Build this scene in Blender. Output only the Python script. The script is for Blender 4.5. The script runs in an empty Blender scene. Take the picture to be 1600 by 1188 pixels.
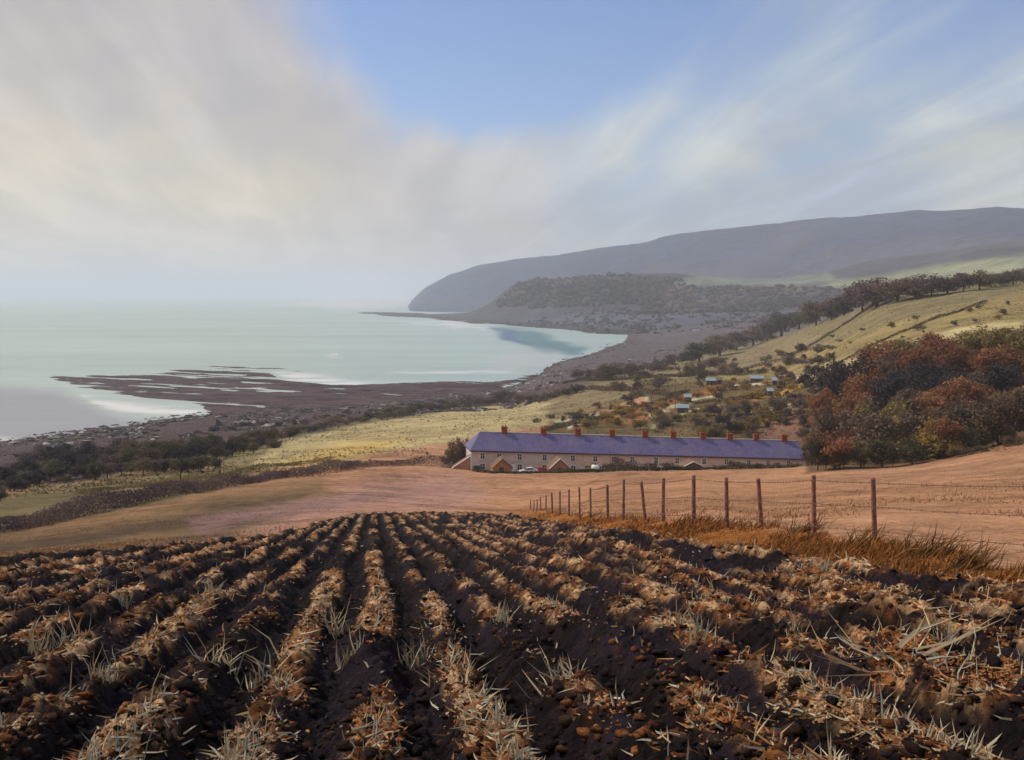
import bpy, math, random
import numpy as np

# ------------------------------------------------------------------ camera, sky, sun, exposure
SC = bpy.context.scene
F = 1716.0            # focal length in pixels of the 1600 px wide picture
HY = 462.0            # row of the sea horizon
CX = 800.0
CAM = 80.0            # eye height above the sea (m)
rnd = random.Random(7)
rng = np.random.default_rng(11)

cd = bpy.data.cameras.new('camera')
cam = bpy.data.objects.new('camera', cd)
SC.collection.objects.link(cam)
cam.location = (0, 0, CAM)
cam.rotation_euler = (math.radians(90), 0, 0)
cd.sensor_width = 36
cd.lens = 36 * F / 1600
cd.shift_y = -(594 - HY) / 1600
cd.clip_start = 0.1
cd.clip_end = 120000
SC.camera = cam

SUN_AZ = -72          # degrees from the view direction, negative = left
SUN_EL = 45
sl = bpy.data.lights.new('sun', 'SUN')
sl.energy = 3.3
sl.angle = math.radians(0.6)
sl.color = (1.0, 0.90, 0.76)
sun = bpy.data.objects.new('sun', sl)
SC.collection.objects.link(sun)
_a, _e = math.radians(SUN_AZ), math.radians(SUN_EL)
SUNV = np.array([math.sin(_a) * math.cos(_e), math.cos(_a) * math.cos(_e), math.sin(_e)])
from mathutils import Vector
sun.rotation_euler = Vector(SUNV).to_track_quat('Z', 'Y').to_euler()

W = bpy.data.worlds.new('World')
SC.world = W
W.use_nodes = True
wt = W.node_tree
wt.nodes.clear()


class NT:
    """tiny node helper"""
    def __init__(s, t):
        s.t = t

    def n(s, typ, ins=None, **kw):
        d = s.t.nodes.new(typ)
        for k, v in kw.items():
            setattr(d, k, v)
        for k, v in (ins or {}).items():
            so = d.inputs[k]
            if isinstance(v, bpy.types.NodeSocket):
                s.t.links.new(v, so)
            elif v is not None:
                so.default_value = v
        return d

    def m(s, op, a, b=None, c=None, clamp=False):
        d = s.n('ShaderNodeMath', operation=op, use_clamp=clamp)
        for i, v in enumerate((a, b, c)):
            if v is None:
                continue
            if isinstance(v, bpy.types.NodeSocket):
                s.t.links.new(v, d.inputs[i])
            else:
                d.inputs[i].default_value = v
        return d.outputs[0]

    def mix(s, f, a, b, blend='MIX'):
        d = s.n('ShaderNodeMix', data_type='RGBA', blend_type=blend)
        for i, v in ((0, f), (6, a), (7, b)):
            if isinstance(v, bpy.types.NodeSocket):
                s.t.links.new(v, d.inputs[i])
            else:
                d.inputs[i].default_value = v if i == 0 else tuple(v) + ((1,) if len(v) == 3 else ())
        return d.outputs[2]

    def ramp(s, v, lo, hi, a=0.0, b=1.0, smooth=True):
        d = s.n('ShaderNodeMapRange', {'Value': v, 'From Min': lo, 'From Max': hi, 'To Min': a, 'To Max': b},
                interpolation_type='SMOOTHSTEP' if smooth else 'LINEAR')
        return d.outputs[0]

    def noise(s, vec, scale, detail=4, rough=0.55, dist=0.0):
        d = s.n('ShaderNodeTexNoise', {'Scale': scale, 'Detail': detail, 'Roughness': rough, 'Distortion': dist})
        if vec is not None:
            s.t.links.new(vec, d.inputs['Vector'])
        return d.outputs[0]


def build_sky():
    N = NT(wt)
    sky = N.n('ShaderNodeTexSky', sky_type='NISHITA')
    sky.sun_disc = False
    sky.sun_elevation = math.radians(SUN_EL)
    sky.sun_rotation = math.radians(SUN_AZ)
    sky.altitude = 80
    sky.air_density = 1.0
    sky.dust_density = 0.6
    sky.ozone_density = 1.5
    blue = N.mix(1.0, sky.outputs[0], (0.098, 0.105, 0.130), 'MULTIPLY')
    tc = N.n('ShaderNodeTexCoord').outputs['Generated']
    sp = N.n('ShaderNodeSeparateXYZ', {0: tc})
    x, y, z = sp.outputs
    zz = N.m('MAXIMUM', z, 0.0)
    zc = N.m('ADD', zz, 0.11)
    # a cloud deck: streets of cloud running away from the viewer, a little to the left
    u = N.m('DIVIDE', N.m('ADD', x, N.m('MULTIPLY', y, 0.14)), zc)
    v = N.m('DIVIDE', y, zc)
    deck = N.n('ShaderNodeCombineXYZ', {0: N.m('MULTIPLY', u, 1.25), 1: N.m('MULTIPLY', v, 0.24), 2: 3.7}).outputs[0]
    n1 = N.noise(deck, 0.85, 6, 0.52, 0.5)
    n2 = N.noise(deck, 2.6, 5, 0.55, 0.3)
    soft = N.n('ShaderNodeCombineXYZ', {0: x, 1: y, 2: N.m('MULTIPLY', z, 1.6)}).outputs[0]
    n3 = N.noise(soft, 3.4, 3, 0.5, 0.2)
    n4 = N.noise(soft, 6.0, 4, 0.5, 0.4)
    # the opening of blue in the cloud high ahead
    hv = Vector((-0.005, 1.0, 0.285)).normalized()
    hd = N.n('ShaderNodeVectorMath', {0: N.n('ShaderNodeCombineXYZ', {0: N.m('MULTIPLY', x, 0.9), 1: y, 2: z}).outputs[0],
                                      1: tuple(hv)}, operation='DISTANCE').outputs['Value']
    hole = N.ramp(hd, 0.03, 0.245, 1.0, 0.0)
    low = N.ramp(zz, 0.03, 0.25, 0.27, 0.0)
    leftc = N.ramp(x, -0.35, 0.10, 0.14, 0.0)
    cov = N.m('ADD', N.m('MULTIPLY', n1, 0.95), N.m('MULTIPLY', n2, 0.34))
    cov = N.m('ADD', N.m('ADD', cov, low), leftc)
    cov = N.m('SUBTRACT', cov, N.m('MULTIPLY', hole, 0.62))
    cover = N.ramp(cov, 0.44, 0.80)
    warm = N.mix(N.ramp(n3, 0.36, 0.62), (0.54, 0.51, 0.52), (0.80, 0.68, 0.51))
    cool = N.mix(N.ramp(n4, 0.38, 0.62), (0.45, 0.53, 0.64), (0.64, 0.67, 0.64))
    cl = N.mix(N.ramp(x, -0.12, 0.12), warm, cool)
    dens = N.ramp(n2, 0.35, 0.7, 0.88, 1.10)
    cl = N.mix(1.0, cl, N.n('ShaderNodeCombineColor', {0: dens, 1: dens, 2: dens}).outputs[0], 'MULTIPLY')
    col = N.mix(N.m('MULTIPLY', cover, 0.96), blue, cl)
    bg = N.n('ShaderNodeBackground', {'Color': col, 'Strength': 1.0})
    out = N.n('ShaderNodeOutputWorld', {'Surface': bg.outputs[0]})


build_sky()
vs = SC.view_settings
vs.view_transform = 'Standard'
vs.look = 'None'
vs.gamma = 1
vs.exposure = 0.0
vs.use_curve_mapping = False
SC.render.engine = 'CYCLES'
cy = SC.cycles
cy.use_denoising = True
try:
    cy.denoiser = 'OPENIMAGEDENOISE'
except Exception:
    pass
cy.max_bounces = 5
cy.diffuse_bounces = 2
cy.glossy_bounces = 2
cy.transmission_bounces = 2
cy.volume_bounces = 2
cy.transparent_max_bounces = 4
cy.use_adaptive_sampling = True
cy.adaptive_threshold = 0.02
cy.caustics_reflective = False
cy.caustics_refractive = False


# ------------------------------------------------------------------ helpers
def _hash(ix, iy, seed):
    h = (ix.astype(np.int64) * 374761393 + iy.astype(np.int64) * 668265263 + seed * 1274126177) & 0xffffffff
    h = ((h ^ (h >> 13)) * 1274126177) & 0xffffffff
    h = (h ^ (h >> 16)) & 0xffffffff
    return h.astype(np.float64) / 4294967295.0


def vnoise(x, y, seed=0):
    ix, iy = np.floor(x), np.floor(y)
    fx, fy = x - ix, y - iy
    fx = fx * fx * (3 - 2 * fx)
    fy = fy * fy * (3 - 2 * fy)
    a = _hash(ix, iy, seed); b = _hash(ix + 1, iy, seed)
    c = _hash(ix, iy + 1, seed); d = _hash(ix + 1, iy + 1, seed)
    return (a * (1 - fx) + b * fx) * (1 - fy) + (c * (1 - fx) + d * fx) * fy


def fbm(x, y, seed=0, oct=4, gain=0.5):
    s = 0; a = 1.0; t = 0
    for i in range(oct):
        s = s + a * vnoise(x * 2 ** i + 17.3 * i, y * 2 ** i - 9.1 * i, seed + i)
        t += a
        a *= gain
    return s / t


def sstep(a, b, x):
    t = np.clip((x - a) / (b - a), 0, 1)
    return t * t * (3 - 2 * t)


def pchip(xs, ys, q):
    xs = np.asarray(xs, float); ys = np.asarray(ys, float)
    h = np.diff(xs); d = np.diff(ys) / h
    m = np.zeros_like(ys)
    m[0], m[-1] = d[0], d[-1]
    for i in range(1, len(xs) - 1):
        if d[i - 1] * d[i] > 0:
            w1, w2 = 2 * h[i] + h[i - 1], h[i] + 2 * h[i - 1]
            m[i] = (w1 + w2) / (w1 / d[i - 1] + w2 / d[i])
    q = np.clip(q, xs[0], xs[-1])
    k = np.clip(np.searchsorted(xs, q) - 1, 0, len(xs) - 2)
    t = (q - xs[k]) / h[k]
    h00 = 2 * t**3 - 3 * t**2 + 1; h10 = t**3 - 2 * t**2 + t
    h01 = -2 * t**3 + 3 * t**2; h11 = t**3 - t**2
    return h00 * ys[k] + h10 * h[k] * m[k] + h01 * ys[k + 1] + h11 * h[k] * m[k + 1]


COL = SC.collection


def link(o, parent=None):
    COL.objects.link(o)
    if parent is not None:
        o.parent = parent
    return o


def np_mesh(name, verts, faces, mats, col=None, smooth=True, mi=None):
    """faces: int array (n,3) or (n,4)"""
    me = bpy.data.meshes.new(name)
    verts = np.asarray(verts, np.float32); faces = np.asarray(faces, np.int32)
    nf, k = faces.shape
    me.vertices.add(len(verts)); me.vertices.foreach_set('co', verts.ravel())
    me.loops.add(nf * k); me.loops.foreach_set('vertex_index', faces.ravel())
    me.polygons.add(nf)
    me.polygons.foreach_set('loop_start', np.arange(0, nf * k, k, dtype=np.int32))
    me.polygons.foreach_set('use_smooth', np.full(nf, smooth, dtype=bool))
    if mi is not None:
        me.polygons.foreach_set('material_index', np.asarray(mi, np.int32))
    if col is not None:
        at = me.color_attributes.new('tint', 'FLOAT_COLOR', 'POINT')
        c = np.ones((len(verts), 4), np.float32); c[:, :3] = col
        at.data.foreach_set('color', c.ravel())
    me.update(calc_edges=True)
    for m_ in (mats if isinstance(mats, (list, tuple)) else [mats]):
        me.materials.append(m_)
    return me


def obj(name, me, parent=None):
    return link(bpy.data.objects.new(name, me), parent)


def tag(o, label, cat=None, group=None, kind=None):
    o['label'] = label
    if cat:
        o['category'] = cat
    if group:
        o['group'] = group
    if kind:
        o['kind'] = kind
    return o


def empty(name, loc=(0, 0, 0), rz=0.0):
    o = bpy.data.objects.new(name, None)
    o.empty_display_size = 0.5
    o.location = loc
    o.rotation_euler = (0, 0, rz)
    return link(o)


class MB:
    """collects polygons, builds one mesh"""
    def __init__(s):
        s.v = []; s.f = []

    def poly(s, pts):
        i = len(s.v); s.v += [tuple(p) for p in pts]; s.f.append(tuple(range(i, i + len(pts))))

    def box(s, x0, x1, y0, y1, z0, z1, fn=None):
        c = [(x0, y0, z0), (x1, y0, z0), (x1, y1, z0), (x0, y1, z0), (x0, y0, z1), (x1, y0, z1), (x1, y1, z1), (x0, y1, z1)]
        s.hexa([fn(*p) if fn else p for p in c])

    def hexa(s, c):
        i = len(s.v); s.v += [tuple(p) for p in c]
        for f in ((3, 2, 1, 0), (4, 5, 6, 7), (0, 1, 5, 4), (1, 2, 6, 5), (2, 3, 7, 6), (3, 0, 4, 7)):
            s.f.append(tuple(i + k for k in f))

    def tube(s, pts, rad, n=6, cap=True):
        pts = [Vector(p) for p in pts]
        if not isinstance(rad, (list, tuple)):
            rad = [rad] * len(pts)
        rings = []
        for k, p in enumerate(pts):
            d = (pts[min(k + 1, len(pts) - 1)] - pts[max(k - 1, 0)]).normalized()
            a = d.cross(Vector((0, 0, 1)))
            if a.length < 1e-3:
                a = Vector((1, 0, 0))
            a.normalize(); b = d.cross(a)
            i = len(s.v)
            for j in range(n):
                t = 2 * math.pi * j / n
                s.v.append(tuple(p + (a * math.cos(t) + b * math.sin(t)) * rad[k]))
            rings.append(i)
        for r0, r1 in zip(rings, rings[1:]):
            for j in range(n):
                s.f.append((r0 + j, r0 + (j + 1) % n, r1 + (j + 1) % n, r1 + j))
        if cap:
            s.f.append(tuple(rings[0] + j for j in range(n))[::-1])
            s.f.append(tuple(rings[-1] + j for j in range(n)))

    def build(s, name, mat, parent=None, smooth=False):
        me = bpy.data.meshes.new(name)
        me.from_pydata(s.v, [], s.f)
        me.materials.append(mat)
        if smooth:
            me.polygons.foreach_set('use_smooth', [True] * len(me.polygons))
        me.update()
        return obj(name, me, parent)


ONES = ['', 'first', 'second', 'third', 'fourth', 'fifth', 'sixth', 'seventh', 'eighth', 'ninth', 'tenth', 'eleventh', 'twelfth',
        'thirteenth', 'fourteenth', 'fifteenth', 'sixteenth', 'seventeenth', 'eighteenth', 'nineteenth']


def ordinal(i):
    if i < 20:
        return ONES[i]
    t = {2: 'twent', 3: 'thirt', 4: 'fort', 5: 'fift', 6: 'sixt', 7: 'sevent'}[i // 10]
    return t + 'ieth' if i % 10 == 0 else t + 'y-' + ONES[i % 10]


# ------------------------------------------------------------------ materials
def mat(name, build):
    m_ = bpy.data.materials.new(name)
    m_.use_nodes = True
    t = m_.node_tree
    t.nodes.clear()
    N = NT(t)
    sh = build(N)
    N.n('ShaderNodeOutputMaterial', {'Surface': sh})
    return m_


def principled(N, col, rough=0.85, spec=0.2, bump=None, bstr=0.3, bdist=0.05, metal=0.0):
    b = N.n('ShaderNodeBsdfPrincipled', {'Roughness': rough, 'Specular IOR Level': spec, 'Metallic': metal})
    if isinstance(col, bpy.types.NodeSocket):
        N.t.links.new(col, b.inputs['Base Color'])
    else:
        b.inputs['Base Color'].default_value = tuple(col) + (1,)
    if bump is not None:
        bp = N.n('ShaderNodeBump', {'Strength': bstr, 'Distance': bdist, 'Height': bump})
        N.t.links.new(bp.outputs[0], b.inputs['Normal'])
    return b.outputs[0]


def position(N):
    return N.n('ShaderNodeNewGeometry').outputs['Position']


def tint(N):
    return N.n('ShaderNodeVertexColor', layer_name='tint').outputs[0]


def scale_rgb(N, col, f):
    return N.mix(1.0, col, N.n('ShaderNodeCombineColor', {0: f, 1: f, 2: f}).outputs[0], 'MULTIPLY')


def m_terrain(N):
    p = position(N)
    a = N.noise(p, 0.05, 5, 0.6)
    b = N.noise(p, 0.6, 6, 0.65)
    c = N.noise(p, 5.0, 5, 0.65)
    g = N.noise(p, 0.16, 5, 0.65, 0.5)
    f = N.m('ADD', N.ramp(a, 0.3, 0.7, -0.24, 0.24), N.ramp(b, 0.3, 0.7, -0.26, 0.26))
    f = N.m('ADD', N.m('ADD', f, N.ramp(c, 0.3, 0.7, -0.26, 0.26)), N.ramp(g, 0.3, 0.7, 0.84, 1.16))
    col = scale_rgb(N, tint(N), f)
    col = N.mix(N.ramp(b, 0.55, 0.72, 0.0, 0.25), col, (0.13, 0.09, 0.04))
    return principled(N, col, 0.95, 0.05, N.m('ADD', b, N.m('MULTIPLY', c, 0.35)), 0.9, 0.45)


def m_far(N):
    p = position(N)
    a = N.noise(p, 0.004, 6, 0.6)
    b = N.noise(p, 0.03, 5, 0.6)
    f = N.m('ADD', N.ramp(a, 0.3, 0.7, 0.72, 1.2), N.ramp(b, 0.3, 0.7, -0.2, 0.2))
    return principled(N, scale_rgb(N, tint(N), f), 0.95, 0.05, N.m('ADD', N.m('MULTIPLY', a, 3.0), b), 0.8, 12.0)


def m_soil(N):
    p = position(N)
    c = N.noise(p, 9.0, 6, 0.65)
    d = N.noise(p, 38.0, 4, 0.6)
    e = N.noise(p, 5.0, 7, 0.72, 0.6)
    f = N.m('ADD', N.ramp(c, 0.3, 0.7, 0.65, 1.35), N.ramp(d, 0.3, 0.7, -0.2, 0.25))
    col = N.mix(N.ramp(e, 0.48, 0.58, 0.0, 0.85), tint(N), (0.018, 0.011, 0.012))
    h = N.m('ADD', N.m('ADD', c, N.m('MULTIPLY', d, 0.4)), N.m('MULTIPLY', e, 1.2))
    return principled(N, scale_rgb(N, col, f), 0.95, 0.08, h, 0.9, 0.06)


def m_tint_plain(rough=0.8, spec=0.15, trans=0.0):
    def b(N):
        t = tint(N)
        s = principled(N, t, rough, spec)
        if trans:
            tr = N.n('ShaderNodeBsdfTranslucent', {'Color': t}).outputs[0]
            s = N.n('ShaderNodeMixShader', {0: trans, 1: s, 2: tr}).outputs[0]
        return s
    return b


def m_sea(N):
    p = position(N)
    st = N.n('ShaderNodeMapping', {'Vector': p, 'Rotation': (0, 0, 0.25), 'Scale': (0.25, 1.0, 1.0)}).outputs[0]
    w1 = N.noise(st, 0.035, 5, 0.6, 0.4)
    w2 = N.noise(st, 0.30, 4, 0.6)
    pat = N.noise(st, 0.004, 4, 0.5)
    base = tint(N)
    col = scale_rgb(N, base, N.m('ADD', N.ramp(pat, 0.3, 0.7, 0.88, 1.1), N.ramp(w1, 0.35, 0.7, -0.06, 0.06)))
    h = N.m('ADD', N.m('MULTIPLY', w1, 1.0), N.m('MULTIPLY', w2, 0.3))
    b = principled(N, col, 0.33, 0.30, h, 0.35, 1.2)
    return b


def m_rock(N):
    p = position(N)
    st = N.n('ShaderNodeMapping', {'Vector': p, 'Rotation': (0, 0, 0.48), 'Scale': (0.15, 1.0, 1.0)}).outputs[0]
    a = N.noise(st, 0.10, 6, 0.65)
    b = N.noise(p, 0.35, 4, 0.6)
    col = N.mix(N.ramp(a, 0.35, 0.65), (0.034, 0.021, 0.027), (0.105, 0.068, 0.076))
    col = N.mix(N.ramp(b, 0.62, 0.72), col, (0.22, 0.18, 0.17))
    return principled(N, col, 0.92, 0.08, N.m('ADD', a, b), 0.9, 1.2)


def m_foliage(c1, c2, c3):
    def bb(N):
        at = N.n('ShaderNodeVertexColor', layer_name='tint').outputs[0]
        s = N.n('ShaderNodeSeparateColor', {0: at})
        oi = N.n('ShaderNodeObjectInfo').outputs['Random']
        col = N.mix(s.outputs[0], c1, c2)
        col = N.mix(N.m('MULTIPLY', s.outputs[1], 0.6), col, c3)
        col = scale_rgb(N, col, N.ramp(oi, 0, 1, 0.78, 1.25, False))
        d = principled(N, col, 0.85, 0.1)
        tr = N.n('ShaderNodeBsdfTranslucent', {'Color': col}).outputs[0]
        return N.n('ShaderNodeMixShader', {0: 0.25, 1: d, 2: tr}).outputs[0]
    return bb


def m_noise2(c1, c2, sc, rough=0.85, spec=0.2, bstr=0.4, bdist=0.02, detail=5):
    def bb(N):
        p = N.n('ShaderNodeTexCoord').outputs['Object']
        a = N.noise(p, sc, detail, 0.6)
        b = N.noise(p, sc * 5, 4, 0.6)
        col = N.mix(N.ramp(a, 0.35, 0.65), c1, c2)
        col = scale_rgb(N, col, N.ramp(b, 0.3, 0.7, 0.8, 1.2))
        return principled(N, col, rough, spec, N.m('ADD', a, N.m('MULTIPLY', b, 0.5)), bstr, bdist)
    return bb


def m_stone(N):
    p = position(N)
    v = N.n('ShaderNodeTexVoronoi', {'Vector': N.n('ShaderNodeMapping', {'Vector': p, 'Scale': (1.6, 1.6, 3.0)}).outputs[0], 'Scale': 1.0})
    a = N.noise(p, 0.16, 3, 0.5)
    sp = N.n('ShaderNodeSeparateColor', {0: v.outputs['Color']})
    col = N.mix(sp.outputs[0], (0.54, 0.40, 0.33), (0.66, 0.55, 0.49))
    col = N.mix(N.ramp(a, 0.45, 0.62, 0.0, 0.6), col, (0.56, 0.56, 0.56))
    return principled(N, col, 0.9, 0.15, v.outputs['Distance'], 0.4, 0.05)


def m_slate(N):
    p = N.n('ShaderNodeTexCoord').outputs['Object']
    br = N.n('ShaderNodeTexBrick', {'Vector': N.n('ShaderNodeMapping', {'Vector': position(N), 'Scale': (1.0, 1.0, 1.0)}).outputs[0],
                                    'Scale': 1.6, 'Mortar Size': 0.01})
    a = N.noise(position(N), 0.5, 5, 0.6)
    b = N.noise(position(N), 3.0, 4, 0.6)
    col = N.mix(N.ramp(a, 0.3, 0.7), (0.105, 0.095, 0.225), (0.140, 0.115, 0.235))
    col = scale_rgb(N, col, N.ramp(b, 0.3, 0.7, 0.75, 1.25))
    c = N.noise(position(N), 0.16, 4, 0.7, 0.8)
    col = N.mix(N.ramp(c, 0.52, 0.68, 0.0, 0.45), col, (0.19, 0.15, 0.20))
    e = N.noise(N.n('ShaderNodeMapping', {'Vector': position(N), 'Scale': (2.2, 0.3, 0.3)}).outputs[0], 1.0, 4, 0.7)
    col = N.mix(N.ramp(e, 0.55, 0.72, 0.0, 0.4), col, (0.07, 0.062, 0.12))
    return principled(N, col, 0.6, 0.3, b, 0.6, 0.08)


M = {}
M['terrain'] = mat('terrain', m_terrain)
M['far'] = mat('far_land', m_far)
M['soil'] = mat('ploughed_soil', m_soil)
M['straw'] = mat('straw', m_tint_plain(0.75, 0.2, 0.15))
M['grass'] = mat('dry_grass', m_tint_plain(0.8, 0.1, 0.25))
M['clod'] = mat('clods', m_soil)
M['sea'] = mat('sea_water', m_sea)
M['rock'] = mat('reef_rock', m_rock)
FOL = {
    'rust brown': ((0.070, 0.032, 0.020), (0.170, 0.074, 0.038), (0.13, 0.09, 0.03)),
    'olive brown': ((0.060, 0.050, 0.020), (0.150, 0.115, 0.042), (0.11, 0.06, 0.03)),
    'slate dark': ((0.022, 0.021, 0.026), (0.056, 0.050, 0.055), (0.075, 0.042, 0.026)),
    'dull brown': ((0.050, 0.036, 0.027), (0.115, 0.080, 0.055), (0.07, 0.06, 0.05)),
    'purple brown': ((0.045, 0.032, 0.036), (0.098, 0.070, 0.072), (0.09, 0.06, 0.03)),
    'ochre': ((0.14, 0.08, 0.02), (0.29, 0.165, 0.04), (0.12, 0.10, 0.04)),
    'dark olive': ((0.030, 0.030, 0.018), (0.078, 0.068, 0.036), (0.05, 0.035, 0.03)),
}
for k, c in FOL.items():
    c = tuple(tuple(min(0.45, q * (1.5 if k.startswith('slate') else 1.95)) for q in e) for e in c)
    M[k] = mat('foliage_' + k.replace(' ', '_'), m_foliage(*c))
M['bark'] = mat('bark', m_noise2((0.04, 0.028, 0.022), (0.085, 0.062, 0.05), 6))
M['post'] = mat('weathered_post', m_noise2((0.15, 0.062, 0.055), (0.29, 0.145, 0.12), 9, 0.9, 0.1, 0.6, 0.01))
M['wire'] = mat('rusty_wire', m_noise2((0.10, 0.06, 0.05), (0.20, 0.13, 0.10), 20, 0.6, 0.3))
M['stone'] = mat('sandstone', m_stone)
M['slate'] = mat('slate', m_slate)
M['chimney'] = mat('chimney_brick', m_noise2((0.19, 0.048, 0.030), (0.33, 0.095, 0.050), 3))
M['white'] = mat('white_paint', m_noise2((0.66, 0.66, 0.66), (0.80, 0.80, 0.79), 3, 0.6, 0.3, 0.1))
M['dark'] = mat('dark_trim', m_noise2((0.07, 0.045, 0.05), (0.11, 0.07, 0.075), 4))
M['glass'] = mat('window_glass', lambda N: principled(N, N.mix(N.noise(position(N), 0.7, 2), (0.02, 0.03, 0.045), (0.05, 0.075, 0.09)), 0.12, 0.6))
M['lintel'] = mat('pale_stone', m_noise2((0.48, 0.46, 0.42), (0.62, 0.60, 0.55), 3))
M['brick'] = mat('warm_brick', m_noise2((0.32, 0.15, 0.08), (0.46, 0.24, 0.13), 2))
M['shed_roof'] = mat('shed_felt', m_noise2((0.15, 0.085, 0.06), (0.22, 0.13, 0.09), 2))
M['tin'] = mat('pale_blue_tin', m_noise2((0.17, 0.24, 0.31), (0.26, 0.33, 0.39), 2, 0.45, 0.4))
M['timber'] = mat('shed_timber', m_noise2((0.10, 0.075, 0.055), (0.18, 0.13, 0.09), 2))
M['salmon'] = mat('salmon_render', m_noise2((0.42, 0.20, 0.14), (0.52, 0.28, 0.19), 1.5))


def m_car(c):
    return lambda N: principled(N, c, 0.35, 0.5)


M['red_paint'] = mat('red_paint', m_car((0.42, 0.04, 0.03)))
M['grey_paint'] = mat('pale_car_paint', m_car((0.50, 0.53, 0.56)))
M['rubber'] = mat('rubber', m_noise2((0.02, 0.02, 0.02), (0.035, 0.035, 0.035), 4))
M['blue_paint'] = mat('pale_blue_paint', m_car((0.55, 0.62, 0.68)))

# ------------------------------------------------------------------ terrain heights (metres below the eye), read along sight lines
COLS = {
    -900: [(25, 6.2, 0), (45, 10.6, 0), (100, 21, 0), (160, 30.5, 0), (260, 44, 0), (400, 61, 0), (600, 80, 0), (700, 85, 0)],
    -100: [(25, 6.15, 0), (45, 10.6, 0), (100, 21.3, 0), (160, 30.7, 0), (260, 44.4, 0), (400, 62, 0), (590, 80, 0), (700, 85, 0)],
    0: [(25, 880), (45, 867), (100, 830), (160, 792), (260, 755), (400, 724), (600, 80, 0), (700, 85, 0)],
    150: [(29, 866), (50, 850), (105, 812), (165, 780), (250, 750), (370, 717), (520, 690), (650, 80, 0), (750, 85, 0)],
    300: [(34, 852), (60, 833), (110, 796), (170, 768), (240, 745), (330, 712), (480, 685), (600, 670), (730, 80, 0), (820, 85, 0)],
    420: [(44, 837), (70, 818), (120, 785), (185, 752), (240, 733), (310, 708), (430, 680), (560, 665), (680, 654), (770, 80, 0), (870, 85, 0)],
    560: [(80, 805), (130, 775), (200, 743), (245, 724), (300, 705), (400, 676), (500, 661), (600, 652), (700, 645), (800, 80, 0), (900, 85, 0)],
    690: [(82, 804), (130, 782), (190, 755), (235, 733), (300, 702), (400, 668), (500, 653), (620, 643), (750, 634), (880, 80, 0), (1000, 85, 0)],
    800: [(80, 806), (130, 790), (180, 763), (222, 742), (240, 739.5), (256, 738), (300, 705), (360, 668), (450, 652), (600, 640), (750, 630), (880, 613), (970, 80, 0), (1100, 85, 0)],
    900: [(42, 820), (60, 803), (90, 793), (130, 783), (180, 761), (222, 741), (246, 741), (262, 741), (300, 712), (350, 678), (430, 650), (520, 630), (620, 612), (800, 591), (1000, 578), (1250, 566), (1420, 80, 0), (1600, 84, 0)],
    950: [(33, 829), (42, 806), (70, 791), (110, 779), (160, 763), (222, 740), (248, 742), (264, 742), (300, 715), (350, 678), (430, 645), (520, 620), (620, 604), (800, 587), (1000, 576), (1300, 560), (1650, 79.3, 0), (1900, 81.5, 0), (2400, 84, 0)],
    1000: [(30, 835), (36.5, 810), (60, 795), (100, 781), (150, 765), (200, 750), (226, 738), (251, 742.5), (268, 742.5), (300, 716), (350, 675), (420, 643), (500, 614), (600, 598), (800, 583), (1100, 570), (1500, 548), (1900, 78, 0), (2400, 77, 0)],
    1100: [(25, 853), (30, 815), (50, 790), (90, 775), (150, 758), (200, 745), (226, 735), (255, 744), (272, 744), (310, 715), (350, 672), (420, 635), (490, 606), (580, 591), (700, 580), (900, 566), (1200, 552), (1600, 538), (2000, 66, 0), (2400, 66, 0)],
    1200: [(21, 873), (27.8, 822), (40, 800), (70, 780), (110, 768), (160, 754), (205, 742), (226, 733), (260, 746), (277, 745), (310, 715), (350, 668), (420, 628), (480, 600), (560, 585), (650, 571), (800, 555), (1000, 541), (1300, 530), (1700, 520), (2400, 52, 0)],
    1300: [(18, 890), (22.8, 836), (36, 799), (60, 778), (100, 764), (150, 750), (200, 735), (226, 728), (262, 743), (280, 735), (310, 690), (350, 640), (400, 600), (460, 570), (540, 550), (640, 530), (760, 505), (900, 495), (1300, 495), (2400, 40, 0)],
    1400: [(15, 908), (19.9, 851), (30, 802), (50, 778), (90, 760), (140, 747), (190, 733), (215, 725), (250, 700), (290, 650), (330, 600), (380, 562), (440, 533), (520, 502), (620, 476), (750, 458), (1000, 1, 0), (1500, 15, 0), (2400, 30, 0)],
    1500: [(13.2, 922), (18.2, 866), (30, 802), (50, 771), (90, 752), (140, 736), (185, 719), (215, 702), (250, 664), (295, 608), (340, 560), (400, 522), (470, 492), (560, 466), (660, 450), (800, 440), (1200, -14, 0), (2400, -10, 0)],
    1600: [(12, 935), (16.8, 881), (30, 800), (50, 765), (90, 745), (140, 725), (180, 705), (210, 680), (250, 630), (300, 570), (350, 530), (420, 495), (500, 465), (600, 450), (800, 432), (1200, -28, 0), (2400, -50, 0)],
    2000: [(11, 3.1, 0), (16, 3.7, 0), (30, 5.5, 0), (50, 8, 0), (90, 13, 0), (140, 18, 0), (180, 20, 0), (210, 19, 0), (250, 16, 0), (300, 11, 0), (400, 3, 0), (500, -6, 0), (800, -25, 0), (2400, -70, 0)],
    2600: [(11, 3.0, 0), (30, 5.2, 0), (90, 12, 0), (180, 18, 0), (250, 14, 0), (400, 1, 0), (800, -28, 0), (2400, -75, 0)],
}
YS = np.geomspace(1.5, 2400, 900)
PXK = np.array(sorted(COLS))
tab = []
for k in PXK:
    pts = COLS[k]
    ys_, zs_ = [], []
    for e in pts:
        ys_.append(e[0]); zs_.append(-e[1] if len(e) == 3 else -(e[1] - HY) / F * e[0])
    y0, z0 = ys_[0], zs_[0]
    near = [0.5, y0 * 0.25, y0 * 0.5, y0 * 0.75]
    ys_ = near + ys_
    zs_ = [-1.6 + (z0 + 1.6) * q / y0 for q in near] + zs_
    tab.append(pchip(ys_, zs_, YS))
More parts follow.
